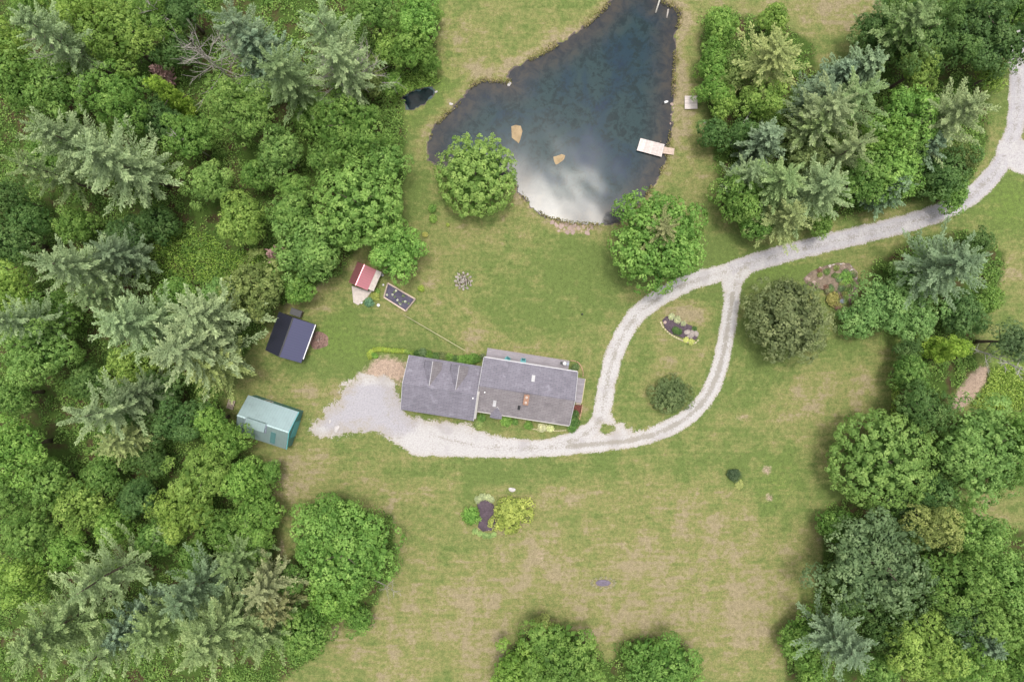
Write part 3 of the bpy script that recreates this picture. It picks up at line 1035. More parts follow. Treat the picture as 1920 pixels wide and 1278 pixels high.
# ------------------------------------------------------------------ trees with a place of their own
broad(893, 332, 68, 'lg', 9.5, 'dome', 'round dome-shaped green tree standing on the lower left shore of the pond', 'round_tree', 'single trees on the lawn')
broad(1233, 455, 88, 'br', 13, 'maple', 'spreading tree with bare grey twigs in its top between pond and driveway', 'spreading_tree', 'single trees on the lawn')
broad(1476, 597, 80, 'dol', 9, 'open', 'round dark olive tree between the driveway fork and the rock garden', 'round_tree', 'single trees on the lawn')
broad(1648, 860, 85, 'lg', 11, 'dome', 'large round green tree at the lawn edge left of a bigger one', 'round_tree', 'trees at the right lawn edge')
broad(1838, 845, 90, 'lg', 13, 'big', 'large light green tree touching the right edge below the dirt path', 'broadleaf_tree', 'trees at the right lawn edge')
broad(650, 1030, 88, 'br', 12, 'big', 'big bright green tree standing in the lower left of the field', 'broadleaf_tree', 'trees in the lower field')
broad(612, 985, 60, 'br', 9.5, 'mid', 'bright green tree crown joined to the upper left of the big field tree', 'broadleaf_tree', 'trees in the lower field')
broad(625, 1120, 44, 'br', 8, 'mid', 'smaller bright green tree at the foot of the big field tree', 'broadleaf_tree', 'trees in the lower field')
broad(672, 1158, 27, 'br', 5, 'small', 'small round bright green tree below the big field tree', 'broadleaf_tree', 'trees in the lower field')
broad(1048, 1240, 78, 'g', 9.5, 'big', 'wide green tree cut by the middle of the bottom edge', 'broadleaf_tree', 'trees at the bottom edge')
broad(968, 1258, 46, 'br', 9, 'mid', 'smaller bright tree at the left side of the wide bottom edge tree', 'broadleaf_tree', 'trees at the bottom edge')
broad(1018, 1172, 20, 'yo', 5, 'small', 'small yellowish tree just above the wide bottom edge tree', 'broadleaf_tree', 'trees at the bottom edge')
broad(1234, 1252, 70, 'g', 9, 'big', 'green tree at the bottom edge right of the wide one', 'broadleaf_tree', 'trees at the bottom edge')
broad(675, 385, 76, 'lg', 13, 'dome', 'large round light green tree between the woods and the lawn above the red-roofed shed', 'round_tree', 'trees at the left lawn edge')
broad(742, 473, 52, 'br', 8.5, 'mid', 'bright green tree overhanging the back of the red-roofed shed', 'broadleaf_tree', 'trees at the left lawn edge')
broad(585, 472, 62, 'lg', 12, 'mid', 'light green tree left of the red-roofed shed at the wood edge', 'broadleaf_tree', 'trees at the left lawn edge')

# woods on the left, upper part
for a in [
    (225, 68, 74, 'yl', 15, 'big'), (148, 22, 55, 'yl', 15, 'mid'), (292, 30, 40, 'g', 12, 'mid'), (225, 185, 66, 'g', 14, 'big'), (110, 165, 50, 'g', 12, 'mid'), (40, 150, 58, 'g', 13, 'mid'),
    (12, 95, 44, 'yl', 12, 'mid'), (355, 255, 48, 'g', 11, 'mid'), (455, 205, 68, 'lg', 15, 'big'), (525, 288, 48, 'lg', 11, 'mid'), (390, 345, 45, 'lg', 10, 'mid'),
    (455, 414, 48, 'yl', 11, 'mid'), (550, 352, 30, 'g', 9, 'small'), (548, 405, 50, 'g', 11, 'mid'), (652, 240, 66, 'g', 12, 'big'), (722, 300, 44, 'g', 9, 'mid'),
    (700, 22, 44, 'g', 11, 'mid'), (782, 38, 48, 'br', 10, 'mid'), (768, 92, 44, 'g', 9, 'mid'), (728, 92, 32, 'yl', 8, 'small'), (738, 160, 22, 'br', 6, 'small'),
    (690, 150, 34, 'ol', 8, 'small'), (340, 20, 42, 'dk', 11, 'mid'), (330, 95, 40, 'dk', 9, 'mid'), (590, 215, 40, 'g', 8, 'mid'), (300, 225, 42, 'dk', 9, 'mid'),
    (60, 20, 40, 'g', 12, 'mid'), (480, 330, 34, 'g', 8, 'small'), (610, 300, 36, 'g', 8, 'small'), (815, 30, 16, 'br', 4, 'small'), (805, 118, 22, 'g', 5, 'small'),
    (20, 450, 50, 'dk', 12, 'mid'), (15, 545, 52, 'yl', 12, 'mid'), (75, 650, 80, 'lg', 14, 'big'), (110, 585, 40, 'g', 9, 'mid'), (252, 690, 48, 'yl', 8, 'mid'), (405, 553, 28, 'sum', 9, 'small'),
    (480, 540, 58, 'ol', 10, 'mid'), (332, 548, 32, 'g', 8, 'small'), (560, 545, 30, 'br', 7, 'small'), (300, 420, 40, 'dk', 7, 'small'), (630, 440, 30, 'g', 8, 'small'),
    (345, 790, 52, 'dk', 11, 'mid'), (395, 790, 40, 'br', 10, 'mid'), (432, 825, 42, 'br', 9, 'mid'), (385, 885, 62, 'yl', 12, 'big'), (342, 960, 56, 'yl', 11, 'mid'), (455, 900, 48, 'br', 10, 'mid'),
    (488, 955, 46, 'br', 9, 'mid'), (480, 1010, 40, 'br', 9, 'mid'), (420, 990, 44, 'g', 9, 'mid'), (30, 840, 60, 'br', 13, 'mid'), (95, 905, 50, 'g', 10, 'mid'), (155, 945, 48, 'yl', 10, 'mid'),
    (195, 890, 40, 'g', 9, 'mid'), (215, 985, 44, 'br', 9, 'mid'), (60, 1000, 52, 'g', 11, 'mid'), (38, 1085, 52, 'yl', 11, 'mid'), (262, 930, 42, 'dk', 9, 'mid'), (20, 740, 46, 'g', 11, 'mid'),
    (285, 860, 40, 'dk', 8, 'mid'), (130, 1030, 40, 'br', 8, 'mid'), (290, 1010, 36, 'g', 8, 'small'), (10, 930, 40, 'g', 11, 'mid'), (365, 1045, 36, 'g', 8, 'small'), (170, 715, 40, 'dk', 8, 'mid'),
    (570, 1180, 58, 'g', 11, 'mid'), (545, 1085, 36, 'g', 8, 'mid'), (505, 885, 26, 'br', 6, 'small'), (310, 735, 40, 'dk', 8, 'mid'), (255, 760, 44, 'dk', 9, 'mid'),
    (60, 415, 46, 'dk', 10, 'mid'), (142, 420, 36, 'g', 8, 'mid'), (240, 440, 38, 'dk', 8, 'mid'), (18, 372, 42, 'dk', 11, 'mid'), (85, 300, 36, 'g', 8, 'mid'),
    # upper right grove
    (1350, 52, 38, 'br', 8, 'mid'), (1338, 112, 34, 'br', 7, 'mid'), (1342, 168, 36, 'br', 7, 'mid'), (1430, 188, 42, 'yl', 9, 'mid'), (1356, 196, 26, 'yl', 7, 'small'), (1342, 250, 34, 'dk', 7, 'small'),
    (1450, 35, 28, 'yl', 7, 'small'), (1700, 225, 58, 'br', 13, 'mid'), (1662, 262, 42, 'br', 11, 'mid'), (1722, 130, 38, 'yl', 11, 'mid'), (1718, 72, 84, 'dk', 14, 'big'), (1850, 62, 84, 'dk', 14, 'big'),
    (1640, 60, 44, 'dk', 10, 'mid'), (1392, 372, 58, 'g', 10, 'mid'), (1672, 325, 56, 'br', 12, 'mid'), (1622, 335, 46, 'g', 11, 'mid'), (1700, 270, 46, 'g', 12, 'mid'), (1762, 325, 54, 'dk', 10, 'mid'),
    (1786, 368, 32, 'g', 7, 'small'), (1385, 130, 34, 'ol', 8, 'small'), (1390, 250, 30, 'dk', 8, 'small'), (1510, 300, 36, 'ol', 9, 'small'), (1860, 140, 30, 'yl', 7, 'small'), (1540, 420, 24, 'g', 6, 'small'),
    (1905, 20, 44, 'g', 12, 'mid'), (1800, 300, 34, 'ol', 8, 'small'), (1420, 420, 34, 'g', 7, 'small'),
    # right strip and lower right woods
    (1725, 765, 54, 'dk', 11, 'mid'), (1705, 700, 40, 'g', 8, 'mid'), (1800, 585, 46, 'dk', 7, 'mid'), (1850, 565, 28, 'g', 5, 'small'), (1835, 455, 26, 'dk', 6, 'small'), (1700, 655, 26, 'dk', 6, 'small'),
    (1900, 640, 40, 'bl', 12, 'mid'), (1640, 1050, 112, 'bl', 14, 'big'), (1590, 1110, 50, 'dk', 9, 'mid'), (1748, 985, 48, 'yo', 13, 'mid'), (1832, 1000, 52, 'lg', 13, 'mid'), (1800, 1078, 78, 'g', 15, 'big'),
    (1885, 1085, 60, 'lg', 15, 'mid'), (1862, 1170, 72, 'lg', 15, 'big'), (1782, 1150, 56, 'dk', 13, 'mid'), (1722, 1215, 68, 'yl', 15, 'big'), (1802, 1228, 60, 'g', 14, 'mid'), (1895, 1245, 56, 'g', 14, 'mid'),
    (1505, 1195, 48, 'g', 6, 'mid'), (1525, 1255, 40, 'br', 6, 'mid'), (1720, 1100, 50, 'dk', 10, 'mid'), (1745, 920, 44, 'dk', 8, 'mid'), (1690, 940, 30, 'dk', 7, 'small'), 
    (1560, 985, 36, 'g', 6, 'small'), (1925, 1160, 50, 'lg', 15, 'mid'), (1660, 1170, 50, 'dk', 10, 'mid'), (1650, 1255, 40, 'g', 10, 'mid'), (1930, 810, 50, 'g', 13, 'mid'),
]:
    broad(*a)

# soft green sumac clump right of the rock garden
for a in [(1608, 600, 40, 'sum', 5.5, 'small'), (1652, 572, 54, 'sum', 7, 'mid'), (1706, 532, 52, 'sum', 7.5, 'mid'), (1718, 592, 42, 'sum', 6.5, 'mid')]:
    broad(*a, name='sumac', group='sumac clump by the rock garden', word='sumac')

for a in [
    # px, py of the tip, height, radius px, colour
    (40, 30, 22, 60, 'pp'), (72, 238, 24, 68, 'pp'), (158, 278, 23, 78, 'pp'), (425, 28, 21, 58, 'pb'), (590, 22, 23, 66, 'pp'), (510, 112, 20, 58, 'pg'), (620, 90, 20, 60, 'pp'),
    (84, 490, 22, 66, 'pp'), (205, 604, 21, 66, 'pp'), (148, 556, 17, 40, 'pg'), (345, 590, 21, 70, 'pp'), (312, 655, 23, 78, 'pp'), (372, 690, 16, 52, 'py'), (138, 782, 22, 66, 'pp'), (195, 835, 15, 42, 'py'),
    (235, 742, 14, 46, 'pd'), (130, 1120, 23, 72, 'pp'), (32, 1225, 23, 76, 'pg'), (318, 1142, 21, 60, 'pb'), (365, 1222, 23, 78, 'pg'), (250, 1212, 20, 58, 'pg'), (140, 1262, 22, 60, 'pp'),
    (478, 1118, 15, 50, 'po'), (420, 1068, 16, 48, 'pg'), (470, 1215, 17, 56, 'pg'), (500, 1160, 14, 42, 'po'), (25, 300, 20, 50, 'pg'), (190, 470, 15, 50, 'pd'),
    (1472, 84, 16, 62, 'py'), (1640, 165, 18, 64, 'pg'), (1580, 190, 17, 56, 'pp'), (1830, 190, 19, 66, 'pp'), (1745, 8, 18, 60, 'pg'), (1484, 328, 16, 58, 'pg'), (1570, 338, 17, 62, 'pp'), (1498, 398, 14, 48, 'py'),
    (1420, 318, 13, 40, 'pp'), (1628, 262, 16, 48, 'pp'), (1548, 225, 14, 44, 'pg'), (1820, 490, 17, 74, 'pb'), (1612, 1238, 16, 62, 'pb'), (1560, 160, 13, 46, 'pb'), (-20, 600, 20, 50, 'pp'),
]:
    pine(*a)
for a in [(1452, 246, 13, 46, 'sb'), (1650, 105, 15, 50, 'sb'), (1600, 120, 13, 40, 'sb'), (1765, 260, 13, 44, 'sb'), (455, 60, 18, 50, 'sb'), (1700, 338, 12, 40, 'sb'), (200, 1210, 17, 44, 'sb'), (1880, 1228, 17, 46, 'sb')]:
    pine(*a, kind='spruce')


# narrow tree overgrown with yellow-green vines
def vine(px, py, H, r, lab):
    x, y = W(px, py, H * 0.5)
    t = empty('vine_covered_snag', (x, y, 0), 0, lab, 'tree')
    for i in range(4):
        z = H * (0.24 + 0.22 * i)
        s = r * GSD * (1.05 - 0.12 * i)
        inst('crown', BROAD['small'][i % 3], t, (random.uniform(-.3, .3), random.uniform(-.3, .3), z), (0, 0, i * 1.3), (s, s, H * 0.17), (0.140, 0.250, 0.024))
    inst('trunk', TRUNK_B, t, (0, 0, 0), (0, 0, 0), (H * .7, H * .7, H * .95))


vine(328, 182, 13, 19, 'narrow snag wrapped in bright yellow-green vines deep in the left woods')
vine(1774, 652, 10, 22, 'narrow bright yellow-green vine-covered tree above the dirt path at right')


# bare and dead trees
def bare_tree(base, tip, H, lab, mat, n=9, spread=0.45, r0=0.16, name='dead_tree'):
    n = int(n * 1.6)
    r0 *= 0.85
    bx, by = W(*base, 0)
    tx, ty = W(*tip, H)
    t = empty(name, (bx, by, 0), 0, lab, 'tree')
    top = Vector((tx - bx, ty - by, H))
    pts = [top * s + Vector((0.25 * math.sin(s * 5), 0.25 * math.sin(s * 4 + 1), 0)) * s for s in (0, .2, .4, .6, .8, 1)]
    V, F = tube(pts, [r0 * (1 - .85 * s) for s in (0, .2, .4, .6, .8, 1)], 7)
    obj('trunk', V, F, mat, t, True)
    rr = random.Random(int(base[0]))
    for i in range(n):
        s = 0.3 + 0.68 * i / n
        p0 = top * s
        a = i * 2.4 + rr.uniform(-.5, .5)
        L = H * spread * (1.15 - s) * rr.uniform(.7, 1.2)
        d = Vector((math.cos(a), math.sin(a), rr.uniform(.25, .8))).normalized()
        parts = []
        main = [p0 + d * L * q + Vector((0, 0, .15 * L * q * q)) for q in (0, .3, .6, 1)]
        parts.append(tube(main, [r0 * .5, r0 * .36, r0 * .25, r0 * .10], 5))
        for j in range(8):
            q = .2 + .1 * j
            e = (d + Vector((rr.uniform(-.9, .9), rr.uniform(-.9, .9), rr.uniform(0, .7)))).normalized()
            b0 = p0 + d * L * q + Vector((0, 0, .15 * L * q * q))
            parts.append(tube([b0, b0 + e * L * .22, b0 + e * L * .42 + Vector((0, 0, .05 * L))], [r0 * .26, r0 * .17, r0 * .07], 4))
        V, F = merge(parts)
        obj('branch', V, F, mat, t, True)
    return t


for tip, H, n_, sp, lab in (((58, 60), 18, 9, .34, 'leaning bare tree in a dark gap of the upper left woods'), ((262, -14), 16, 8, .34, 'bare pale treetop near the top edge in the left woods'),
                           ((350, 72), 18, 14, .44, 'grey leafless tree with many fine branches in the upper woods'), ((404, 66), 17, 10, .36, 'leafless tree just left of a bluish pine near the top'),
                           ((606, 112), 17, 14, .42, 'leafless grey tree beside the pale pines near the top'), ((668, 100), 15, 11, .42, 'smaller leafless tree right of the pale pines near the top'),
                           ((316, 246), 13, 5, .2, 'thin bare snag standing left of a round tree in the woods')):
    q_ = 1 - H / ALT
    bare_tree((960 + (tip[0] - 960) * q_ + 6, 639 + (tip[1] - 639) * q_ + 4), tip, H, lab, M['deadwood'], n_, sp, .15)
bare_tree((1790, 642), (1945, 700), 13, 'leaning pale-barked tree reaching over the right edge', M['birch'], 10, .4, .17, 'leaning_tree')
bare_tree((700, 1085), (755, 1112), 7, 'bare twigs at the lower right of the big field tree', M['deadwood'], 7, .4, .08)
pine(1252, 424, 16.5, 40, 'po', label='thin grey-green pine rising through the spreading tree by the pond')
for i, (a, b, lab) in enumerate([((1382, 250), (1410, 206), 'fallen pale log lying in the grove by the small platform, upper one'),
                                 ((1384, 270), (1418, 259), 'fallen pale log lying in the grove by the small platform, lower one')]):
    p, q = W(*a, 3), W(*b, 3.6)
    V, F = tube([(*p, 2.6), ((p[0] + q[0]) / 2, (p[1] + q[1]) / 2 + .1, 3.2), (*q, 3.9)], [.16, .13, .08], 7)
    tag(obj('fallen_log', V, F, M['birch'], None, True), lab, 'log')

# reddish dead conifer
for px, py, H, lab in ((517, 478, 7, 'brown dead conifer between green trees left of the red-roofed shed'), (302, 138, 7, 'small brown dead conifer in the upper left woods')):
    x, y = W(px, py, H * .6)
    t = empty('dead_conifer', (x, y, 0), 0, lab, 'tree')
    inst('crown', SPRUCE[0], t, (0, 0, 0), (0, 0, 1), (.42, .42, H / 18), (0.23, 0.15, 0.125))
    inst('trunk', TRUNK_P, t, (0, 0, 0), (0, 0, 0), (H, H, H * .98))

# ------------------------------------------------------------------ undergrowth below the trees
def undergrowth():
    n = 60000
    bx = rng.uniform(-100, 100, n)
    by = rng.uniform(-70, 70, n)
    sdf = np.full(n, 1e9)
    for q in FOREST:
        sdf = np.minimum(sdf, poly_sd(bx, by, q))
    sel = sdf < -0.6
    bx, by, sdf = bx[sel], by[sel], sdf[sel]
    rough = np.sin(bx * .21) * np.sin(by * .17 + 1) + np.sin(bx * .53 + by * .31)
    keep = rng.uniform(size=len(bx)) < np.clip(0.60 + 0.22 * rough, .15, 1)
    bx, by, sdf = bx[keep][:9500], by[keep][:9500], sdf[keep][:9500]
    m = len(bx)
    k = 34
    rad = rng.uniform(0.6, 1.5, m)
    hh = rng.uniform(0.35, 1.7, m) * np.clip(-sdf / 2.5, .4, 1)
    d = rand_unit(m * k).reshape(m, k, 3)
    d[..., 2] = np.abs(d[..., 2])
    s = rng.uniform(.6, 1.08, (m, k, 1))
    c = d * s * np.stack([rad, rad, hh], -1)[:, None, :] + np.stack([bx, by, np.full(m, -.02)], -1)[:, None, :]
    nr = norm(d * .5 + np.array([0, 0, .7]) + rng.normal(size=d.shape) * .35)
    v = np.clip(rng.uniform(0, .6, (m, 1)) + rng.uniform(0, .45, (m, k)), 0, 1)
    L = rng.uniform(.20, .42, m * k)
    return quad_mesh('undergrowth', leaf_quads(c.reshape(-1, 3), nr.reshape(-1, 3), L, L * .6), M['leaf'], {'v': v.ravel()})


o = inst('undergrowth', undergrowth(), None, color=(0.076, 0.160, 0.028))
tag(o, 'low leafy undergrowth covering the ground of the woods', 'undergrowth', kind='stuff')


def meadow(name, poly, n, hgt, col, lab):
    lo, hi = poly.min(0), poly.max(0)
    x = rng.uniform(lo[0], hi[0], n)
    y = rng.uniform(lo[1], hi[1], n)
    s = poly_sd(x, y, poly) < -0.1
    x, y = x[s], y[s]
    m = len(x)
    c = np.stack([x, y, rng.uniform(.05, hgt, m)], 1)
    nr = norm(np.array([0, 0, .7]) + rng.normal(size=(m, 3)) * .5)
    L = rng.uniform(.25, .55, m)
    o = inst(name, quad_mesh(name, leaf_quads(c, nr, L, L * .3), M['leaf'], {'v': rng.uniform(0, 1, m)}), None, color=col)
    tag(o, lab, 'weeds', kind='stuff')


meadow('tall_weeds', P([(1850, 690), (1880, 680), (1960, 690), (1960, 770), (1840, 768), (1815, 760), (1845, 720)]), 9000, .8, (.135, .225, .036), 'bright green tall weeds right of the dirt path')
meadow('tall_brush', P([(285, 460), (340, 425), (400, 440), (430, 470), (500, 470), (540, 500), (480, 505), (420, 525), (350, 535), (290, 510)]), 9000, 1.1, (.105, .205, .026), 'low bright green brush in the clearing left of the red-roofed shed')
meadow('reeds', P([(745, 150), (800, 128), (830, 155), (800, 166), (775, 172), (752, 185), (740, 215), (735, 180)]), 5200, .7, (.115, .22, .036), 'bright green reeds round the small black pool')
def shore_grass():
    t = rng.uniform(0, 1, 9000)
    seg = np.diff(np.vstack([POND, POND[:1]]), axis=0)
    ln = np.hypot(seg[:, 0], seg[:, 1])
    i = rng.choice(len(ln), 9000, p=ln / ln.sum())
    q = POND[i] + seg[i] * t[:, None] + rng.normal(size=(9000, 2)) * 0.45
    clump = np.sin(q[:, 0] * 1.3) * np.sin(q[:, 1] * 1.1 + 2) + np.sin(q[:, 0] * .4 + q[:, 1] * .5)
    q = q[clump > -0.1]
    q = q[poly_sd(q[:, 0], q[:, 1], POND) > -0.35]
    m = len(q)
    c = np.stack([q[:, 0], q[:, 1], rng.uniform(-.15, .25, m)], 1)
    L = rng.uniform(.2, .45, m)
    return quad_mesh('shore_grass', leaf_quads(c, norm(np.array([0, 0, .6]) + rng.normal(size=(m, 3)) * .5), L, L * .3), M['leaf'], {'v': rng.uniform(0, 1, m)})


tag(inst('shore_grass', shore_grass(), None, color=(.150, .145, .048)), 'straw-coloured tufts of grass along the pond bank', 'grass', kind='stuff')
meadow('weedy_margin', P([(1702, 640), (1712, 650), (1690, 700), (1676, 790), (1664, 790), (1672, 700)]), 2600, .6, (.15, .25, .04), 'bright green weedy margin along the right lawn edge')


# ------------------------------------------------------------------ the house
HA = R(-8.9)
HO = W(900, 721.7, 5.4)
house = empty('house', (HO[0], HO[1], 0), HA, 'long grey-shingled house with attached dormered garage wing beside the driveway', 'house')


def HL(px, py, h=0.0):
    x, y = W(px, py, h)
    x -= HO[0]
    y -= HO[1]
    c, s = math.cos(-HA), math.sin(-HA)
    return (c * x - s * y, s * x + c * y)


def gable_walls(name, u0, u1, v0, v1, ze, zr, mat, parent):
    vm = (v0 + v1) / 2
    V = []
    for u in (u0, u1):
        V += [(u, v0, 0), (u, v1, 0), (u, v1, ze), (u, vm, zr), (u, v0, ze)]
    F = [(0, 4, 3, 2, 1), (5, 6, 7, 8, 9), (0, 5, 9, 4), (1, 2, 7, 6), (0, 1, 6, 5), (4, 9, 8, 3), (2, 3, 8, 7)]
    return obj(name, V, F, mat, parent)


def roof_pair(u0, u1, v0, v1, ze, zr, mats, parent, t=0.16, trim=None, ridge=None, vm=None):
    vm = (v0 + v1) / 2 if vm is None else vm
    A = slab([(u0, v0, ze), (u1, v0, ze), (u1, vm, zr), (u0, vm, zr)], t)
    B = slab([(u0, vm, zr), (u1, vm, zr), (u1, v1, ze), (u0, v1, ze)], t)
    out = [obj('roof_slope', *A, mats[0], parent), obj('roof_slope', *B, mats[1], parent)]
    if ridge:
        k = 0.16
        dz = (zr - ze) / (vm - v0) * k
        V = [(u0, vm - k, zr - dz + .03), (u1, vm - k, zr - dz + .03), (u1, vm, zr + .035), (u0, vm, zr + .035), (u1, vm + k, zr - dz + .03), (u0, vm + k, zr - dz + .03)]
        obj('ridge_cap', V, [(0, 1, 2, 3), (3, 2, 4, 5), (0, 3, 5), (1, 4, 2)], ridge, parent)
    if trim:
        for u, s in ((u0, -1), (u1, 1)):
            for va, vb in ((v0, vm), (v1, vm)):
                w = 0.07
                V, F = slab([(u + s * .003, va, ze + .035), (u + s * w, va, ze + .035), (u + s * w, vb, zr + .035), (u + s * .003, vb, zr + .035)] if (s > 0) == (va < vb) else
                            [(u + s * w, va, ze + .035), (u + s * .003, va, ze + .035), (u + s * .003, vb, zr + .035), (u + s * w, vb, zr + .035)], .22)
                obj('rake_board', V, F, trim, parent)
    return out


def window(u0, u1, v, z0, z1, face, parent, axis='v'):
    """window on a wall; face: outward sign along axis"""
    d = .05 * face
    if axis == 'v':
        b = lambda a0, a1, c0, c1, e, w: box(a0, a1, min(v, v + e), max(v, v + e), c0, c1)
    else:
        b = lambda a0, a1, c0, c1, e, w: box(min(v, v + e), max(v, v + e), a0, a1, c0, c1)
    w = obj('window', *b(u0, u1, z0, z1, d * .6, 0), M['glass'], parent)
    k = .09
    V, F = merge([b(u0 - k, u0 - .002, z0 - k, z1 + k, d, 0), b(u1 + .002, u1 + k, z0 - k, z1 + k, d, 0), b(u0, u1, z1 + .002, z1 + k, d, 0), b(u0, u1, z0 - k, z0 - .002, d, 0),
                  b((u0 + u1) / 2 - .03, (u0 + u1) / 2 + .03, z0, z1, d * .9, 0)])
    obj('window_frame', V, F, M['trim'], w)
    return w


# main block
gable_walls('wall', 0.15, 15.0, -4.0, 4.0, 2.95, 5.16, M['siding'], house)
roof_pair(-0.15, 15.45, -4.45, 4.45, 2.86, 5.40, (M['shingle_warm_or_lit'], M['shingle']), house, ridge=M['shingle'], trim=M['trim'])
gut = [obj('gutter', *box(-0.1, 15.4, 4.46, 4.60, 2.68, 2.84), M['trim'], house), obj('gutter', *box(-0.1, 15.4, -4.60, -4.46, 2.68, 2.84), M['siding'], house)]
for u in (1.6, 4.6, 10.2, 13.0):
    window(u, u + 1.2, -4.0, 1.0, 2.2, -1, house)
for u in (1.2, 5.5, 12.4):
    window(u, u + 1.4, 4.0, 1.0, 2.2, 1, house)
dr = obj('door', *box(8.2, 10.2, 4.0, 4.06, .46, 2.55), M['glass'], house)
obj('door_frame', *merge([box(8.1, 8.19, 4.0, 4.09, .46, 2.65), box(10.21, 10.3, 4.0, 4.09, .46, 2.65), box(8.2, 10.2, 4.0, 4.09, 2.56, 2.65)]), M['trim'], dr)
window(-1.5, -.2, 15.0, 1.0, 2.2, 1, house, 'u')
# garage wing
gv = -1.62
gable_walls('garage_wall', -12.0, 0.1, gv - 4.15, gv + 4.15, 2.9, 5.05, M['siding'], house)
roof_pair(-12.35, -0.25, gv - 4.55, gv + 4.55, 2.80, 5.28, (M['shingle'], M['shingle']), house, ridge=M['shingle'], trim=M['trim'])
for u in (-11.2, -7.4, -3.6):
    d = obj('garage_door', *box(u, u + 2.8, gv - 4.21, gv - 4.15, 0.02, 2.3), M['trim'], house)
    for z in (.6, 1.15, 1.7):
        obj('panel', *box(u + .1, u + 2.7, gv - 4.24, gv - 4.211, z - .22, z + .24), M['trim'], d)
# dormers on the garage's north slope
for pa, pb in ((793.5, 824), (844, 874.5)):
    uc = (HL(pa, 700, 4.4)[0] + HL(pb, 706, 4.4)[0]) / 2
    d = bpy.data.objects.new('dormer', None)
    d.location = (uc, gv, 0)
    link(d, house)
    hw, zr_, ze_ = 1.36, 5.12, 3.62
    slope = (5.28 - 2.80) / 4.55
    vf = 4.2
    yin = lambda z: (5.28 - z) / slope            # where the main slope reaches height z (distance from ridge)
    zb = 5.28 - slope * vf - .2
    V = [(-hw + .18, vf - .25, zb), (hw - .18, vf - .25, zb), (hw - .18, vf - .25, ze_), (0, vf - .25, zr_ - .08), (-hw + .18, vf - .25, ze_),
         (-hw + .18, yin(ze_) - .1, ze_), (hw - .18, yin(ze_) - .1, ze_), (0, yin(zr_) - .1, zr_ - .08)]
    F = [(0, 1, 2, 3, 4)[::-1], (0, 4, 5), (1, 6, 2), (4, 3, 7, 5), (2, 6, 7, 3)]
    obj('dormer_wall', V, F, M['siding'], d)
    a = slab([(0, vf, zr_), (0, yin(zr_) - .12, zr_), (-hw, yin(ze_) - .25, ze_), (-hw, vf, ze_)], .10)
    b = slab([(0, yin(zr_) - .12, zr_), (0, vf, zr_), (hw, vf, ze_), (hw, yin(ze_) - .25, ze_)], .10)
    obj('dormer_roof', *a, M['shingle'], d)
    obj('dormer_roof', *b, M['shingle_warm_or_lit'], d)  # lighter shingle paints this slope as the sunlit one
    for s_ in (-1, 1):
        x_ = s_ * (hw + .09)
        obj('dormer_edge_strip', *slab([(x_ - .07, yin(ze_) - .2, ze_ + .10), (x_ + .07, yin(ze_) - .2, ze_ + .10), (x_ + .07, vf, 5.28 - slope * vf + .06), (x_ - .07, vf, 5.28 - slope * vf + .06)], .05), M['dark'] if s_ < 0 else M['shingle'], d)  # added edge strips; the dark left one stands in for shade
    obj('ridge_cap', *box(-.09, .09, yin(zr_) - .1, vf + .02, zr_ - .015, zr_ + .03), M['trim'], d)
    window(-.45, .45, vf - .25, zb + .4, ze_ - .05, 1, d)
# chimney and roof fittings
rs = (5.40 - 2.86) / 4.45


def roof_z(v):
    return 5.40 - abs(v) * rs


cu, cv = HL(986.5, 749, 5.8)
ch = obj('chimney', *box(cu - .38, cu + .38, cv - .78, cv + .78, roof_z(cv) - .6, 6.05), M['brick'], house)
obj('chimney_cap', *box(cu - .43, cu + .43, cv - .83, cv + .83, 6.052, 6.12), M['brick'], ch)
V, F = lathe([(.20, 0), (.20, .32), (.15, .32), (.15, .05)], 10)
for dv in (-.42, .42):
    o = obj('flue', V, F, M['flue'], ch)
    o.location = (cu, cv + dv, 6.142)
for px, py, w, l, mt, h in ((1000, 709, .55, 1.0, 'trim', .16), (927, 757, .50, .95, 'trim', .18), (973, 765, .42, .62, 'dark', .22)):
    u, v = HL(px, py, 4.5)
    z = roof_z(v)
    dz = -rs * (1 if v > 0 else -1)
    V, F = slab([(u - w / 2, v - l / 2, z - dz * l / 2 + h), (u + w / 2, v - l / 2, z - dz * l / 2 + h), (u + w / 2, v + l / 2, z + dz * l / 2 + h), (u - w / 2, v + l / 2, z + dz * l / 2 + h)], h + .05)
    obj('roof_vent', V, F, M[mt], house)
for px, py in ((909, 735), (887, 746)):
    u, v = HL(px, py, 5.0)
    V, F = lathe([(.11, 0), (.11, .7), (.09, .7)], 8)
    o = obj('vent_pipe', V, F, M['white'], house)
    o.location = (u, v, 4.5 if px > 900 else 4.7)
# small gabled entry porch
eu = HL(930, 780, 3.0)[0]
ep = bpy.data.objects.new('entry_porch', None)
ep.location = (eu, 0, 0)
link(ep, house)
za, zb = 3.55, 2.78
obj('porch_roof', *slab([(-.98, -5.15, zb), (0, -5.15, za), (0, -3.3, za), (-.98, -4.3, zb)], .12), M['shingle'], ep)
obj('porch_roof', *slab([(0, -5.15, za), (.98, -5.15, zb), (.98, -4.3, zb), (0, -3.3, za)], .12), M['shingle'], ep)
for s in (-1, 1):
    pts = [(s * 1.02, -4.26, zb + .06), (0, -3.24, za + .06), (0, -3.05, za + .065), (s * 1.16, -4.24, zb + .06)]
    obj('flashing', *slab(pts if s < 0 else pts[::-1], .06), M['trim'], ep)
    V, F = tube([(s * .85, -5.0, 0), (s * .85, -5.0, 2.72)], [.07, .07], 8)
    obj('post', V, F, M['trim'], ep)
obj('step', *box(-.9, .9, -5.3, -4.02, 0, .2), M['slab'], ep)
obj('door', *box(-.45, .45, -4.06, -4.0, .2, 2.25), M['redwall'], ep)

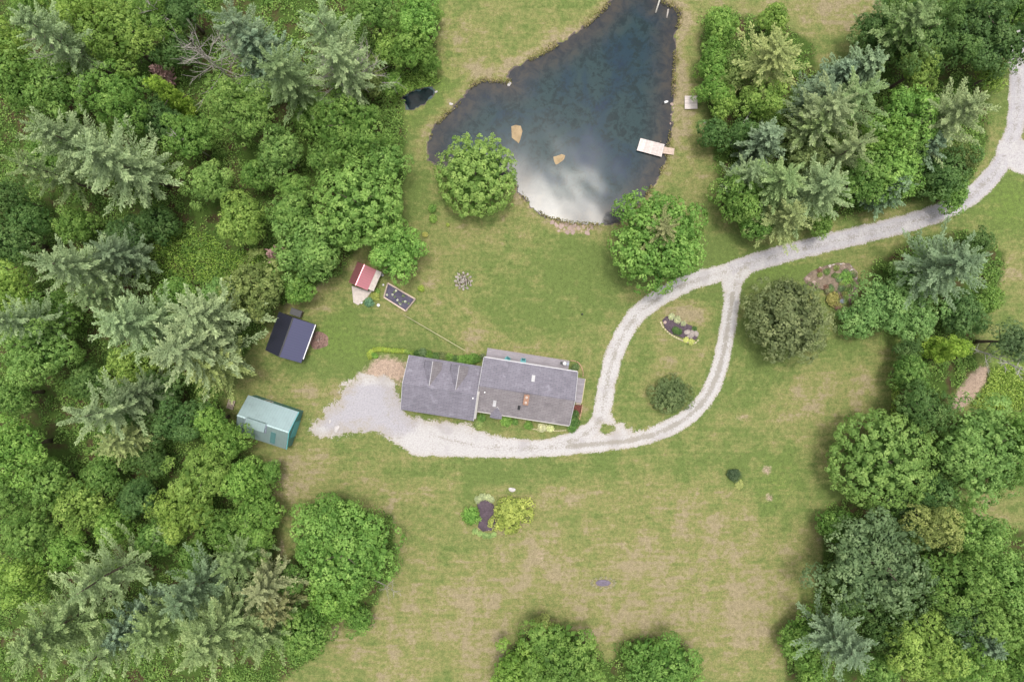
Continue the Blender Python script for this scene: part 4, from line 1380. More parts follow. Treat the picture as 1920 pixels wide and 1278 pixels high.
# north deck, boards laid along the house
d0, d1 = HL(914, 653, .5), HL(1068, 675.5, .5)
du0, du1, dv1 = d0[0], d1[0], (d0[1] + d1[1]) / 2
dv0 = 4.08
deck = bpy.data.objects.new('deck', None)
link(deck, house)
nb = 14
bw = (dv1 - dv0) / nb
for i in range(nb):
    boxo('deck_board', (du0 + random.uniform(-.02, .02), du1 + random.uniform(-.02, .02), dv0 + i * bw + .008, dv0 + (i + 1) * bw - .008, .42, .455 + random.uniform(0, .006)), M['deck'], deck)
obj('deck_frame', *box(du0 + .05, du1 - .05, dv0 + .05, dv1 - .06, .18, .415), M['oldwood'], deck)
obj('deck_edge', *box(du0, du1, dv1 + .002, dv1 + .05, .15, .45), M['oldwood'], deck)
for u in np.linspace(du0 + .2, du1 - .2, 6):
    obj('post', *box(u - .07, u + .07, dv1 - .2, dv1 - .07, -.05, .178), M['oldwood'], deck)
# east porch boards
e0, e1 = HL(1078.5, 707, .5), HL(1094.5, 756, .5)
porch = bpy.data.objects.new('side_porch', None)
link(porch, house)
u0, u1, v0, v1 = 15.02, HL(1097, 710, .5)[0], e1[1], e0[1]
nb = 24
bw = (v1 - v0) / nb
for i in range(nb):
    boxo('porch_board', (u0 + .45 - .4, u1, v0 + i * bw + .006, v0 + (i + 1) * bw - .006, .40, .435 + random.uniform(0, .006)), M['deck'], porch)
obj('porch_frame', *box(u0 + .1, u1 - .05, v0 + .04, v1 - .04, 0, .395), M['oldwood'], porch)
obj('porch_edge', *box(u1 + .002, u1 + .10, v0, v1, .0, .47), M['paleedge'], porch)
obj('step', *box(u1 - .9, u1 - .05, v0 - .35, v0 - .01, 0, .22), M['oldwood'], porch)


def house_pt(u, v, z):
    c, s = math.cos(HA), math.sin(HA)
    return (HO[0] + c * u - s * v, HO[1] + s * u + c * v, z)


# deck chairs
def lounge_chair(px, py, rz, lab):
    x, y = W(px, py, .7)
    t = empty('deck_chair', (x, y, .462), rz, lab, 'chair', 'teal chairs on the deck')
    for i in range(5):
        boxo('seat_slat', (-.28, .28, -.42 + i * .11, -.42 + i * .11 + .095, .30 + .015 * i, .335 + .015 * i), M['teal'], t)
    for i in range(5):
        x0 = -.30 + i * .122
        V, F = slab([(x0, .10, .33), (x0 + .105, .10, .33), (x0 + .105, .52, 1.0), (x0, .52, 1.0)], .03)
        obj('back_slat', V, F, M['teal'], t)
    for s in (-1, 1):
        boxo('armrest', (s * .38 - .07, s * .38 + .07, -.45, .30, .50, .53), M['teal'], t)
        obj('leg', *box(s * .38 - .04, s * .38 + .04, -.44, -.36, 0, .498), M['teal'], t)
        V, F = slab([(s * .34 - .02, -.36, .36), (s * .34 + .02, -.36, .36), (s * .34 + .02, .55, .10), (s * .34 - .02, .55, .10)], .10)
        obj('leg', V, F, M['teal'], t)
    return t


lounge_chair(951, 674, R(-35), 'teal deck chair turned diagonally, the left one on the grey deck')
lounge_chair(981, 677, R(-8), 'teal deck chair facing the house, the right one on the grey deck')
for i, (px, py) in enumerate(((992, 684.5), (998, 685.5), (1005, 685))):
    x, y = W(px, py, .8)
    t = empty('flower_pot', (x, y, .462), 0, ['white pot on the deck just right of the right teal chair', 'middle one of three white pots at the house eave',
                                             'rightmost of three white pots at the house eave'][i], 'pot', 'white pots on the deck')
    V, F = lathe([(.13, 0), (.19, .34), (.21, .36), (.17, .36), (.15, .28)], 12)
    obj('pot', V, F, M['white'], t)
    inst('foliage', BROAD['shrub'][i % 3], t, (0, 0, .42), (0, 0, i), (.16, .16, .14), (.30, .34, .26))
x, y = W(1058, 681, .8)
t = empty('grill', (x, y, .462), R(-9), 'white round-lidded grill at the right end of the deck', 'grill')
V, F = lathe([(.05, .62), (.28, .70), (.33, .85), (.30, 1.0), (.18, 1.10), (.03, 1.13)], 14)
obj('lid', V, F, M['white'], t, True)
obj('side_shelf', *box(.34, .72, -.22, .22, .82, .86), M['blue'], t)
obj('side_shelf', *box(-.72, -.34, -.22, .22, .82, .86), M['dark'], t)
for a in range(3):
    V, F = tube([(.2 * math.cos(a * 2.1), .2 * math.sin(a * 2.1), .68), (.36 * math.cos(a * 2.1), .36 * math.sin(a * 2.1), 0)], [.025, .025], 6)
    obj('leg', V, F, M['dark'], t)


# ------------------------------------------------------------------ sheds
def from_px(pts, h):
    return [W(a, b, h) for a, b in pts]


def frame_from(ridge_a, ridge_b, h):
    """ridge end pixels -> centre, angle, length"""
    a, b = Vector(W(*ridge_a, h)), Vector(W(*ridge_b, h))
    d = b - a
    return (a + b) / 2, math.atan2(d.y, d.x), d.length


# dark blue metal shed
c, ang, L = frame_from((524, 668.6), (550.4, 595.4), 4.6)
sh = empty('metal_shed', (c.x, c.y, 0), ang, 'dark blue metal-roofed shed at the wood edge left of the house', 'shed')
hl = L / 2
gable_walls('wall', -hl + .15, hl - .15, -2.75, 2.75, 2.5, 4.4, M['darkwall'], sh)
V, F = slab([(-hl, -3.15, 2.62), (hl, -3.15, 2.62), (hl, 0, 4.6), (-hl, 0, 4.6)], .08)
obj('roof_slope', V, F, metal_roof('dark_roof_sheet', (0.125, 0.125, 0.205), 0.36, 0.5, 0.42, 0, 0.1, 0.1, 0.85), sh)
V, F = slab([(-hl, 0, 4.6), (hl, 0, 4.6), (hl, 3.15, 2.62), (-hl, 3.15, 2.62)], .08)
obj('roof_slope', V, F, bpy.data.materials['dark_roof_sheet'], sh)
obj('ridge_cap', *box(-hl - .02, hl + .02, -.10, .10, 4.56, 4.64), M['dark'], sh)
obj('gutter', *box(-hl + .7, hl, -3.30, -3.17, 2.46, 2.60), M['white'], sh)
obj('door', *box(-1.2, 1.2, -2.81, -2.75, .02, 2.2), M['oldwood'], sh)
window(-.5, .5, -hl + .15, 1.2, 2.1, -1, sh, 'u')
x, y = W(556, 586, 1.2)
t = empty('wood_rack', (x, y, 0), ang, 'small dark rack standing at the upper end of the dark blue shed', 'rack')
obj('roof_board', *slab([(-.55, -.9, 1.25), (.55, -.9, 1.25), (.55, .9, 1.5), (-.55, .9, 1.5)], .06), M['dark'], t)
for sx in (-1, 1):
    for sy in (-1, 1):
        obj('post', *box(sx * .5 - .05, sx * .5 + .05, sy * .8 - .05, sy * .8 + .05, 0, 1.36 + .1 * sy - .08), M['oldwood'], t)
for i in range(7):
    V, F = tube([(-.5, -.7 + .23 * i, .25), (.55, -.7 + .23 * i, .28)], [.10, .11], 7)
    obj('firewood', V, F, M['bark'], t)

# red-roofed shed
c, ang, L = frame_from((667, 535), (684, 496), 3.3)
sh = empty('garden_shed', (c.x, c.y, 0), ang, 'small shed with a red metal roof beside the raised bed', 'shed')
hl = L / 2
gable_walls('wall', -hl + .12, hl - .12, -1.35, 1.35, 1.95, 3.12, M['redwall'], sh)
rr = metal_roof('red_roof_sheet', (0.70, 0.27, 0.30), 0.30, 0.6, 0.4, 0, 0.15, 0.2, 0.8)
obj('roof_slope', *slab([(-hl, -1.85, 2.0), (hl, -1.85, 2.0), (hl, 0, 3.3), (-hl, 0, 3.3)], .06), rr, sh)
obj('roof_slope', *slab([(-hl, 0, 3.3), (hl, 0, 3.3), (hl, 1.5, 2.2), (-hl, 1.5, 2.2)], .06), rr, sh)
obj('ridge_cap', *box(-hl - .02, hl + .02, -.08, .08, 3.27, 3.335), rr, sh)
obj('lean_to_roof', *slab([(-hl + .25, -2.75, 1.72), (hl, -2.75, 1.72), (hl, -1.8, 1.96), (-hl + .25, -1.8, 1.96)], .05), M['slab'], sh)
for u in (-hl + .4, hl - .1):
    obj('post', *box(u - .05, u + .05, -2.66, -2.56, 0, 1.68), M['oldwood'], sh)
obj('door', *box(-hl + .06, -hl + .12, -.45, .45, .02, 1.9), M['oldwood'], sh)
pts = from_px([(660, 536), (693, 546), (704, 530), (706, 534), (690, 556), (672, 572), (663, 567)], .1)
V = [(a, b, .09) for a, b in pts] + [(a, b, -.08) for a, b in pts]
n = len(pts)
tag(obj('concrete_slab', V, [tuple(range(n))[::-1], tuple(range(n, 2 * n))] + [(i, (i + 1) % n, (i + 1) % n + n, i + n) for i in range(n)], M['slab']), 'pale worn slab in front of the red-roofed shed', 'slab')

# raised bed with weathered frame
bp = from_px([(727.3, 530.7), (779, 560.8), (761, 583), (720, 557)], .4)
t = empty('raised_bed', (0, 0, 0), 0, 'raised wooden garden bed with dark soil beside the red-roofed shed', 'garden bed')
V = [(a, b, .26) for a, b in bp] + [(a, b, -.05) for a, b in bp]
obj('soil', V, [(3, 2, 1, 0), (0, 1, 5, 4), (1, 2, 6, 5), (2, 3, 7, 6), (3, 0, 4, 7)], M['soil'], t)
for i in range(4):
    a, b = Vector((*bp[i], 0)), Vector((*bp[(i + 1) % 4], 0))
    d = (b - a).normalized()
    s = Vector((-d.y, d.x, 0)) * .11
    a2, b2 = a + d * .02, b - d * .02
    V = [tuple(q + Vector((0, 0, z))) for z in (-.05, .44) for q in (a2 - s, b2 - s, b2 + s, a2 + s)]
    obj('frame_plank', V, [(0, 3, 2, 1), (4, 5, 6, 7), (0, 1, 5, 4), (1, 2, 6, 5), (2, 3, 7, 6), (3, 0, 4, 7)], M['oldwood'] if i % 2 else M['dock_warm'], t)
rr2 = random.Random(3)
bc = Vector(bp[0]), Vector(bp[1]), Vector(bp[2]), Vector(bp[3])
for i in range(16):
    a, b = rr2.uniform(.08, .92), rr2.uniform(.15, .85)
    q = (bc[0] * (1 - a) + bc[1] * a) * (1 - b) + (bc[3] * (1 - a) + bc[2] * a) * b
    inst('seedling', BROAD['shrub'][i % 3], t, (q.x, q.y, .30), (0, 0, i), (.20, .20, .18), (.45, .45, .42) if i % 3 == 0 else (.13, .17, .10))
# buckets, tarp and plants by the shed
for i, (px, py, r, lab) in enumerate(((678, 567, .22, 'white bucket at the lower corner of the pale slab'), (717.5, 516, .22, 'white bucket at the right corner of the red-roofed shed'),
                                      (710, 572, .26, 'pale bucket among the plants left of the raised bed'), (719, 534, .16, 'small pale bucket at the upper corner of the raised bed'))):
    x, y = W(px, py, .3)
    t = empty('bucket', (x, y, ground_z(x, y)), 0, lab, 'bucket')
    V, F = lathe([(r * .8, 0), (r, .42), (r * 1.06, .42), (r * .9, .42), (r * .75, .1)], 12)
    obj('body', V, F, M['white'], t)
    pts = [(r * math.cos(a), 0, .42 + r * .7 * math.sin(a)) for a in np.linspace(0, 3.14, 7)]
    V, F = tube(pts, [.012] * 7, 5)
    obj('handle', V, F, M['dark'], t)


def shrub(px, py, r, col, h, lab, name='shrub', group=None, kind='shrub', cat='shrub', z=None, ry=None):
    Rm = r * GSD
    x, y = W(px, py, h * .6)
    t = empty(name, (x, y, ground_z(x, y) if z is None else z), 0, lab, cat, group)
    vs = BROAD[kind]
    cc = COLOURS[col] if isinstance(col, str) else col
    inst('foliage', vs[jit.randrange(len(vs))], t, (0, 0, h * .42), (0, 0, jit.uniform(0, 6.28) if ry is None else 0), (Rm, (ry * GSD if ry else Rm), h * .68), vary(cc, .05))
    V, F = tube([(0, 0, -.05), (.02, .02, h * .6)], [.05 + .01 * r * GSD, .02], 6)
    obj('stem', V, F, M['bark'], t)
    return t


shrub(692, 567, 9, (.10, .19, .12), .8, 'dark blue-green plant at the lower edge of the pale slab')
shrub(704, 556, 8, (.20, .25, .06), .7, 'yellow-green plant between the pale slab and the raised bed')
shrub(708, 546, 6, 'br', .6, 'small bright plant between the red-roofed shed and the raised bed')
shrub(790, 541, 6.5, (.23, .32, .045), .8, 'small lime bush right of the raised bed')
shrub(811, 391, 8, 'br', .9, 'upper one of two small bushes left of the dome-shaped tree')
shrub(812, 410, 9, 'yl', .9, 'lower one of two small bushes left of the dome-shaped tree')
shrub(797, 440, 6, (.22, .24, .06), .7, 'small yellowish bush right of the bright tree behind the red-roofed shed')
shrub(840, 422, 4, (.20, .28, .05), .5, 'tiny lime bush on the lawn below the dome-shaped tree')

# pale green metal building
c, ang, L = frame_from((446, 778), (541, 809.5), 5.1)
gb = empty('metal_building', (c.x, c.y, 0), ang, 'green metal building with a raised roof panel at the end of the driveway', 'shed')
hl = 4.35
gable_walls('wall', -hl + .1, hl - .1, -3.05, 3.05, 3.1, 4.95, M['greenwall'], gb)
obj('roof_slope', *slab([(-hl, 0, 5.1), (hl, 0, 5.1), (hl, 3.25, 3.12), (-hl, 3.25, 3.12)], .08), M['greenroof'], gb)
obj('roof_slope', *slab([(-hl, -3.25, 3.12), (hl, -3.25, 3.12), (hl, 0, 5.1), (-hl, 0, 5.1)], .08), M['greenroof'], gb)
obj('ridge_cap', *box(-hl - .02, hl + .02, -.12, .12, 5.06, 5.13), M['greenroof'], gb)
for s in (-1, 1):
    pts = [(hl + .01, s * 3.25, 3.15), (hl + .12, s * 3.25, 3.15), (hl + .12, 0, 5.13), (hl + .01, 0, 5.13)]
    obj('rake_trim', *slab(pts if s < 0 else pts[::-1], .2), M['teal'], gb)
V, F = slab([(-2.75, -1.35, 5.02), (.55, -1.35, 5.02), (.55, .15, 5.36), (-2.75, .15, 5.36)], .55)
rd = obj('raised_panel', V, F, M['greenroof'], gb)
obj('panel_flashing', *slab([(-2.95, -1.5, 4.42), (.75, -1.5, 4.42), (.75, -.02, 5.19), (-2.95, -.02, 5.19)], .1), M['blue'], rd)
obj('roof_patch', *slab([(1.5, -2.95, 3.36), (2.35, -2.95, 3.36), (2.35, -.95, 4.58), (1.5, -.95, 4.58)], .06), M['greendoor'], gb)
dd = obj('door', *box(hl - .1, hl - .04, -1.4, 1.4, .02, 2.7), M['teal'], gb)
for i in range(4):
    obj('panel', *box(hl - .04, hl - .015, -1.3 + .68 * i, -.75 + .68 * i, .15, 2.55), M['teal'], dd)
window(-1.8, -.6, 3.05, 1.3, 2.2, 1, gb)
# pallets and boards behind it
x, y = W(433, 758, .4)
t = empty('stacked_pallet', (x, y, 0), R(-17), 'old wooden frame leaning beside the green metal building', 'pallet')
for i in range(5):
    boxo('slat', (-.55 + i * .24, -.55 + i * .24 + .16, -.75, .75, .30, .34), M['oldwood'], t)
for v in (-.7, 0, .62):
    obj('beam', *box(-.55, .6, v, v + .1, 0, .298), M['oldwood'], t)

# ------------------------------------------------------------------ pond things
def plank_deck(root, corners, z, n, mat, name='plank', t=.05):
    """corners a,b,c,d: planks run a->d direction, spaced along a->b"""
    a, b, c, d = [Vector((*W(*q, .25), 0)) for q in corners]
    for i in range(n):
        f0, f1 = (i + .04) / n, (i + .96) / n
        q = [a.lerp(b, f0), a.lerp(b, f1), d.lerp(c, f1), d.lerp(c, f0)]
        zz = z + random.uniform(-.008, .012)
        pts = [tuple(p + Vector((0, 0, zz))) for p in q]
        area = (q[1] - q[0]).cross(q[2] - q[0]).z
        V, F = slab(pts if area > 0 else pts[::-1], t)
        obj(name, V, F, mat, root)
    q = [a.lerp(c, .03), b.lerp(d, .03), c.lerp(a, .03), d.lerp(b, .03)]
    pts = [tuple(p + Vector((0, 0, z - t - .012))) for p in q]
    area = (q[1] - q[0]).cross(q[2] - q[0]).z
    V, F = slab(pts if area > 0 else pts[::-1], .22)
    obj('frame', V, F, M['oldwood'], root)


t = empty('dock', (0, 0, 0), 0, 'bleached wooden dock reaching into the pond from the right shore', 'dock')
plank_deck(t, [(1200.5, 259.8), (1245.7, 271.5), (1239.8, 295), (1193.4, 282.6)], .28, 16, M['dock'])
g = empty('gangway', (0, 0, 0), 0, 'short tan gangway between the bleached dock and the shore', 'gangway')
plank_deck(g, [(1245, 275.6), (1264.4, 279), (1263, 291), (1241.8, 288)], .22, 8, M['dock_warm'])
for px, py in ((1203, 262), (1196, 281), (1238, 266.5), (1232, 291)):
    x, y = W(px, py, .3)
    V, F = tube([(x, y, -1.5), (x, y, .55 if py == 266.5 else .27)], [.06, .06], 8)
    obj('post', V, F, M['oldwood'], t)
t = empty('platform', (0, 0, 0), 0, 'small square pale wooden platform on the grass right of the pond', 'platform')
plank_deck(t, [(1283, 181), (1283, 205.5), (1306.7, 205.2), (1306.7, 181)], .36, 13, M['dock'])
# float
x, y = W(1248, 192, .1)
t = empty('duck_decoy', (x, y, WATER_Z), R(200), 'small white and black floating bird shape near the right shore', 'decoy')
V, F = tube([(-.5, 0, .1), (-.3, 0, .16), (0, 0, .16), (.22, 0, .14), (.34, 0, .1)], [.05, .18, .24, .18, .05], 10)
obj('body', V, F, M['white'], t, True)
V, F = tube([(.22, 0, .18), (.32, 0, .42), (.42, 0, .52), (.56, 0, .5)], [.08, .07, .10, .03], 8)
obj('head', V, F, M['dark'], t, True)
# poles at the upper end of the pond
for (a, b, lab, mt) in (((1238, -4), (1229, 25), 'pale pole sticking out into the pond at the top edge', 'birch'), ((1253.5, 17), (1250, 34), 'submerged thin log right of the pale pole', 'deadwood')):
    p, q = W(*a, .2), W(*b, 0)
    V, F = tube([(*p, .25 if mt == 'birch' else -.16), (*q, -.1 if mt == 'birch' else -.18)], [.16, .11], 8)
    tag(obj('pole', V, F, M[mt], None, True), lab, 'pole')


def flat_rock(name, pts, z0, z1, mat, lab, cat='boulder'):
    q = from_px(pts, 0)
    cx, cy = np.mean(q, 0)
    V, F = [], []
    n = len(q)
    for s, z in ((1.12, z0), (1.0, z1 - .10), (.86, z1)):
        for a, b in q:
            V.append((cx + (a - cx) * s + random.uniform(-.04, .04), cy + (b - cy) * s + random.uniform(-.04, .04), z + random.uniform(-.02, .02)))
    for i in range(2):
        for k_ in range(n):
            k2 = (k_ + 1) % n
            F.append((i * n + k2, i * n + k_, (i + 1) * n + k_, (i + 1) * n + k2))
    V.append((cx, cy, z1 + .03))
    for k_ in range(n):
        F.append((2 * n + (k_ + 1) % n, 2 * n + k_, 3 * n))
    F = [f[::-1] for f in F] if poly_area(q) > 0 else F
    return tag(obj(name, V, F, mat), lab, cat)


def poly_area(q):
    return sum(q[i][0] * q[(i + 1) % len(q)][1] - q[(i + 1) % len(q)][0] * q[i][1] for i in range(len(q)))


flat_rock('boulder', [(957, 235), (966, 233), (977, 235), (981, 246), (977, 262), (973, 271), (966, 265), (958, 259)], -1.9, WATER_Z + .03, M['tanmat'], 'tan flat boulder breaking the surface in the pond')
flat_rock('boulder', [(1036, 293), (1044, 292), (1054, 288), (1062, 291), (1058, 302), (1049, 308), (1041, 310), (1037, 302)], -2.2, WATER_Z + .012, M['tanmat'], 'smaller tan boulder awash near the middle of the pond')

ROCKS = [rock_mesh('rock', M['rock'], i) for i in range(4)]
PROCKS = [rock_mesh('rock', M['pinkrock'], i + 9, .4) for i in range(4)]
WROCK = rock_mesh('rock', M['whiterock'], 31, .5)
rk = random.Random(5)


def rocks_in(root, pts, sizes, meshes, zoff=-.06):
    for i, (px, py) in enumerate(pts):
        x, y = W(px, py)
        s = rk.uniform(*sizes)
        inst('rock', meshes[i % len(meshes)], root, (x, y, ground_z(x, y) + zoff), (0, 0, rk.uniform(0, 6)), (s, s * rk.uniform(.7, 1.1), s * rk.uniform(.6, .9)))


t = empty('stone_landing', (0, 0, 0), 0, 'flat pinkish stones laid at the lower shore of the pond', 'stones')
rocks_in(t, [(1036, 417), (1043, 422), (1052, 424), (1062, 421), (1058, 430), (1069, 427), (1077, 424), (1085, 428), (1094, 426), (1103, 430), (1074, 435), (1048, 433), (1089, 435), (1101, 437), (1064, 436), (1108, 425)],
         (.35, .62), PROCKS, -.10)
t = empty('shore_stones', (0, 0, 0), 0, 'scattered pale stones along the right shore of the pond', 'stones')
rocks_in(t, [(1259, 215), (1262, 218), (1260, 196), (1263, 203), (1264, 178), (1257, 232), (1262, 160), (1256, 262)], (.18, .34), PROCKS, -.14)
for px, py, s, lab in ((632, 803, .55, 'white boulder at the left end of the gravel'), (960, 917, .5, 'pale stone above the round yellow-green shrub'), (955, 157, .4, 'pale stone in the notch of the upper left shore'),
                       (818, 173, .22, 'small white stone right of the small black pool'), (846, 196, .3, 'pale stone on the left bank of the pond'), (1322, 230, .28, 'white stone at the grove edge below the square platform'),
                       (1788, 330, .3, 'white stone at the grove edge near the driveway bend'), (619, 790, .3, 'pale stone at the upper left rim of the gravel')):
    x, y = W(px, py)
    o = inst('stone', WROCK, None, (x, y, (ground_z(x, y) if px != 955 else -.2) - .04), (0, 0, rk.uniform(0, 6)), (s * 1.2, s * .8, s))
    tag(o, lab, 'stone')

# brush pile / fire ring on the lawn
x, y = W(869, 527)
t = empty('brush_pile', (x, y, ground_z(x, y)), 0, 'round pile of grey branches on the upper lawn', 'brush pile')
for i in range(46):
    a, r_ = rk.uniform(0, 6.28), rk.uniform(0, 1.15)
    b = a + rk.uniform(-1.2, 1.2) + 1.57
    L = rk.uniform(.35, .8)
    p = Vector((r_ * math.cos(a), r_ * math.sin(a), .10 + .42 * (1 - r_ / 1.3) + rk.uniform(-.05, .1)))
    d = Vector((math.cos(b), math.sin(b), rk.uniform(-.25, .15)))
    V, F = tube([p - d * L, p, p + d * L], [.06, .05, .025], 5)
    obj('branch', V, F, M['deadwood'] if i % 3 else M['bark'], t)
for i in range(12):
    a = i * .5236
    inst('rock', ROCKS[i % 4], t, (1.35 * math.cos(a), 1.35 * math.sin(a), -.05), (0, 0, a), (.26, .2, .3))

# mulch heap by the dark shed
x, y = W(598, 638)
t = empty('wood_chip_heap', (x, y, ground_z(x, y) - .03), 0, 'reddish brown heap of bark and branches right of the dark blue shed', 'heap')
V, F = [], []
n = 16
for j, (rr_, z) in enumerate(((1.75, 0), (1.5, .12), (1.0, .34), (.5, .44))):
    for k_ in range(n):
        a = 6.283 * k_ / n
        q = rr_ * rk.uniform(.85, 1.1)
        V.append((q * math.cos(a) * 1.0, q * math.sin(a) * .95, z + rk.uniform(-.05, .06) * (j > 0)))
for j in range(3):
    for k_ in range(n):
        F.append((j * n + k_, j * n + (k_ + 1) % n, (j + 1) * n + (k_ + 1) % n, (j + 1) * n + k_))
F.append(tuple(range(3 * n, 4 * n)))
obj('chip_mound', V, F, plain('bark_chips', (.26, .165, .135), (.12, .075, .065), 3.2, .95, 1.0, .1), t)
for i in range(22):
    a, r_ = rk.uniform(0, 6.28), rk.uniform(0, 1.5)
    b = rk.uniform(0, 6.28)
    p = Vector((r_ * math.cos(a), r_ * math.sin(a), .46 * (1 - r_ / 1.7) + .06))
    d = Vector((math.cos(b), math.sin(b), 0)) * rk.uniform(.2, .5)
    V, F = tube([p - d, p + d + Vector((0, 0, .05))], [.05, .035], 5)
    obj('stick', V, F, M['pinkrock'] if i % 4 == 0 else M['bark'], t)


# ------------------------------------------------------------------ garden beds
def bed(name, pts, mat, lab, z=.09, cat='flower bed'):
    q = from_px(pts, 0)
    if poly_area(q) < 0:
        q = q[::-1]
    t = empty(name, (0, 0, 0), 0, lab, cat)
    n = len(q)
    cx, cy = np.mean(q, 0)
    V = [(a, b, -.06) for a, b in q] + [(cx + (a - cx) * .9, cy + (b - cy) * .9, z) for a, b in q] + [(cx, cy, z + .06)]
    F = [(i, (i + 1) % n, n + (i + 1) % n, n + i) for i in range(n)] + [(n + i, n + (i + 1) % n, 2 * n) for i in range(n)]
    obj('mulch', V, F, mat, t)
    return t


def edging(root, pts, mat, size=(.30, .14, .16), name='edging_stone', gap=.03):
    """row of edging stones along a pixel line"""
    q = [Vector((*W(*p), 0)) for p in pts]
    for a, b in zip(q[:-1], q[1:]):
        L = (b - a).length
        n = max(1, int(L / (size[0] + gap)))
        d = (b - a).normalized()
        for i in range(n):
            c = a + d * (L * (i + .5) / n)
            o = boxo(name, (-size[0] / 2, size[0] / 2, -size[1] / 2, size[1] / 2, -.08, size[2] + rk.uniform(-.02, .02)), mat, root, .02)
            o.location = (c.x, c.y, ground_z(c.x, c.y))
            o.rotation_euler = (0, 0, math.atan2(d.y, d.x) + rk.uniform(-.08, .08))


# bed in the oval lawn
t = bed('flower_bed', [(1240, 600), (1248, 592), (1262, 594), (1278, 604), (1296, 610), (1307, 620), (1308, 634), (1298, 641), (1280, 634), (1258, 626), (1246, 616)], M['mulch'],
        'long stone-edged flower bed in the oval lawn inside the driveway loop')
edging(t, [(1238, 603), (1241, 611), (1249, 620), (1257, 627), (1270, 634), (1286, 641), (1302, 644), (1310, 636)], M['paleedge'], (.34, .24, .12))
rocks_in(t, [(1250, 598), (1257, 601), (1252, 607), (1260, 608), (1266, 604), (1255, 612), (1247, 604), (1263, 613), (1272, 610)], (.22, .42), PROCKS, .02)
for i, (px, py, s) in enumerate(((1288, 623, .5), (1296, 626, .6), (1304, 625, .45), (1292, 630, .35))):
    x, y = W(px, py)
    inst('rock', ROCKS[i], t, (x, y, .02), (0, 0, i), (s * 1.3, s * .9, s * .9))
for i, (px, py, r, c_, h) in enumerate(((1266, 619, 7, 'dk', .6), (1273, 622, 6, 'dk', .5), (1259, 593, 7, (.28, .31, .19), .5), (1270, 599, 7, (.28, .31, .19), .5), (1281, 606, 5, (.25, .28, .17), .4),
                                         (1286, 637, 6, (.30, .34, .10), .35), (1296, 641, 6, (.30, .34, .10), .35), (1302, 616, 5, 'dk', .4))):
    cc = COLOURS[c_] if isinstance(c_, str) else c_
    x, y = W(px, py, .3)
    inst('plant', BROAD['shrub'][i % 3], t, (x, y, h * .35), (0, 0, i), (r * GSD, r * GSD, h * .7), cc)
# shrub in the oval
shrub(1259, 740, 34, (.075, .112, .042), 3.0, 'round dark green shrub alone in the oval lawn', 'round_shrub', None, 'mid')

# bed with two shrubs in the lower field
t = bed('mulch_bed', [(893, 940), (905, 934), (918, 938), (926, 945), (928, 960), (930, 985), (922, 994), (905, 996), (896, 988), (899, 962)], M['mulch'], 'dark mulch bed between two shrubs in the lower field', .12)
rocks_in(t, [(920, 985), (924, 989), (916, 990)], (.2, .34), PROCKS, .05)
for i, (px, py, r) in enumerate(((896, 936, 7), (905, 931, 7), (915, 931, 7), (922, 936, 6), (891, 995, 6), (900, 1000, 6), (909, 1003, 6), (918, 1004, 6), (926, 1001, 6))):
    x, y = W(px, py, .3)
    inst('plant', BROAD['shrub'][i % 3], t, (x, y, .16), (0, 0, i), (r * GSD, r * GSD, .3), (.24, .28, .15) if i < 4 else (.16, .25, .08))
shrub(958, 962, 34, (.185, .228, .044), 2.3, 'round yellow-green leafy shrub right of the dark mulch bed', 'round_shrub', None, 'small')
shrub(883, 967, 17, (.085, .20, .03), 1.3, 'small bright green shrub left of the dark mulch bed', 'round_shrub', None, 'shrub')
# little oval bed
t = bed('mulch_bed', [(1116, 1091), (1121, 1086), (1131, 1085), (1142, 1087), (1146, 1092), (1140, 1097), (1128, 1098), (1119, 1096)], plain('violet_mulch', (.19, .16, .21), (.10, .085, .11), 4, .95, .8), 'tiny oval bed of violet-grey mulch in the lower field', .06)
for i in range(14):
    a = i * 6.283 / 14
    x, y = W(1131 + 22 * math.cos(a), 1091.5 + 9.5 * math.sin(a), .1)
    inst('plant', BROAD['shrub'][i % 3], t, (x, y, .06), (0, 0, i), (.30, .18, .10), (.22, .215, .13))
shrub(1376, 890, 13, (.05, .085, .04), 1.1, 'small dark shrub alone on the right lawn')
inst_ = shrub(1386, 908, 8, (.22, .25, .08), .35, 'low yellowish clump below the small dark shrub')

# rock garden
t = bed('rock_garden', [(1505, 522), (1520, 508), (1545, 498), (1570, 492), (1592, 493), (1606, 508), (1610, 530), (1604, 560), (1590, 578), (1568, 584), (1556, 570), (1545, 545), (1525, 540), (1510, 532)],
        plain('stony_soil', (.23, .175, .13), (.13, .10, .075), 2.5, .95, .8), 'mounded rock garden of pinkish stones beside the dark olive tree', .25, 'rock garden')
pts = []
RG = P([(1508, 522), (1522, 510), (1546, 500), (1570, 494), (1590, 495), (1604, 510), (1607, 530), (1602, 556), (1588, 574), (1570, 580), (1558, 568), (1546, 545), (1525, 538)])
while len(pts) < 110:
    px, py = rk.uniform(1505, 1610), rk.uniform(490, 582)
    x, y = W(px, py)
    if poly_sd(np.array([x]), np.array([y]), RG)[0] < -.1:
        pts.append((px, py))
rocks_in(t, pts[:80], (.35, .72), PROCKS, .12)
rocks_in(t, pts[80:], (.20, .42), ROCKS, .12)
rocks_in(t, [(1594, 508), (1598, 515), (1602, 522), (1590, 503), (1598, 535), (1575, 498)], (.3, .5), [WROCK], .15)
for i in range(38):
    px, py = pts[(i * 7 + 3) % len(pts)]
    x, y = W(px, py, .5)
    inst('plant', BROAD['shrub'][i % 3], t, (x, y, .30), (0, 0, i), (rk.uniform(.3, .75),) * 2 + (.4,), ((.10, .17, .045), (.15, .16, .08), (.15, .19, .055), (.085, .14, .06), (.17, .11, .07))[i % 5])
shrub(1562, 560, 15, (.20, .20, .045), 1.0, 'golden yellow bush at the lower left of the rock garden', 'golden_bush')
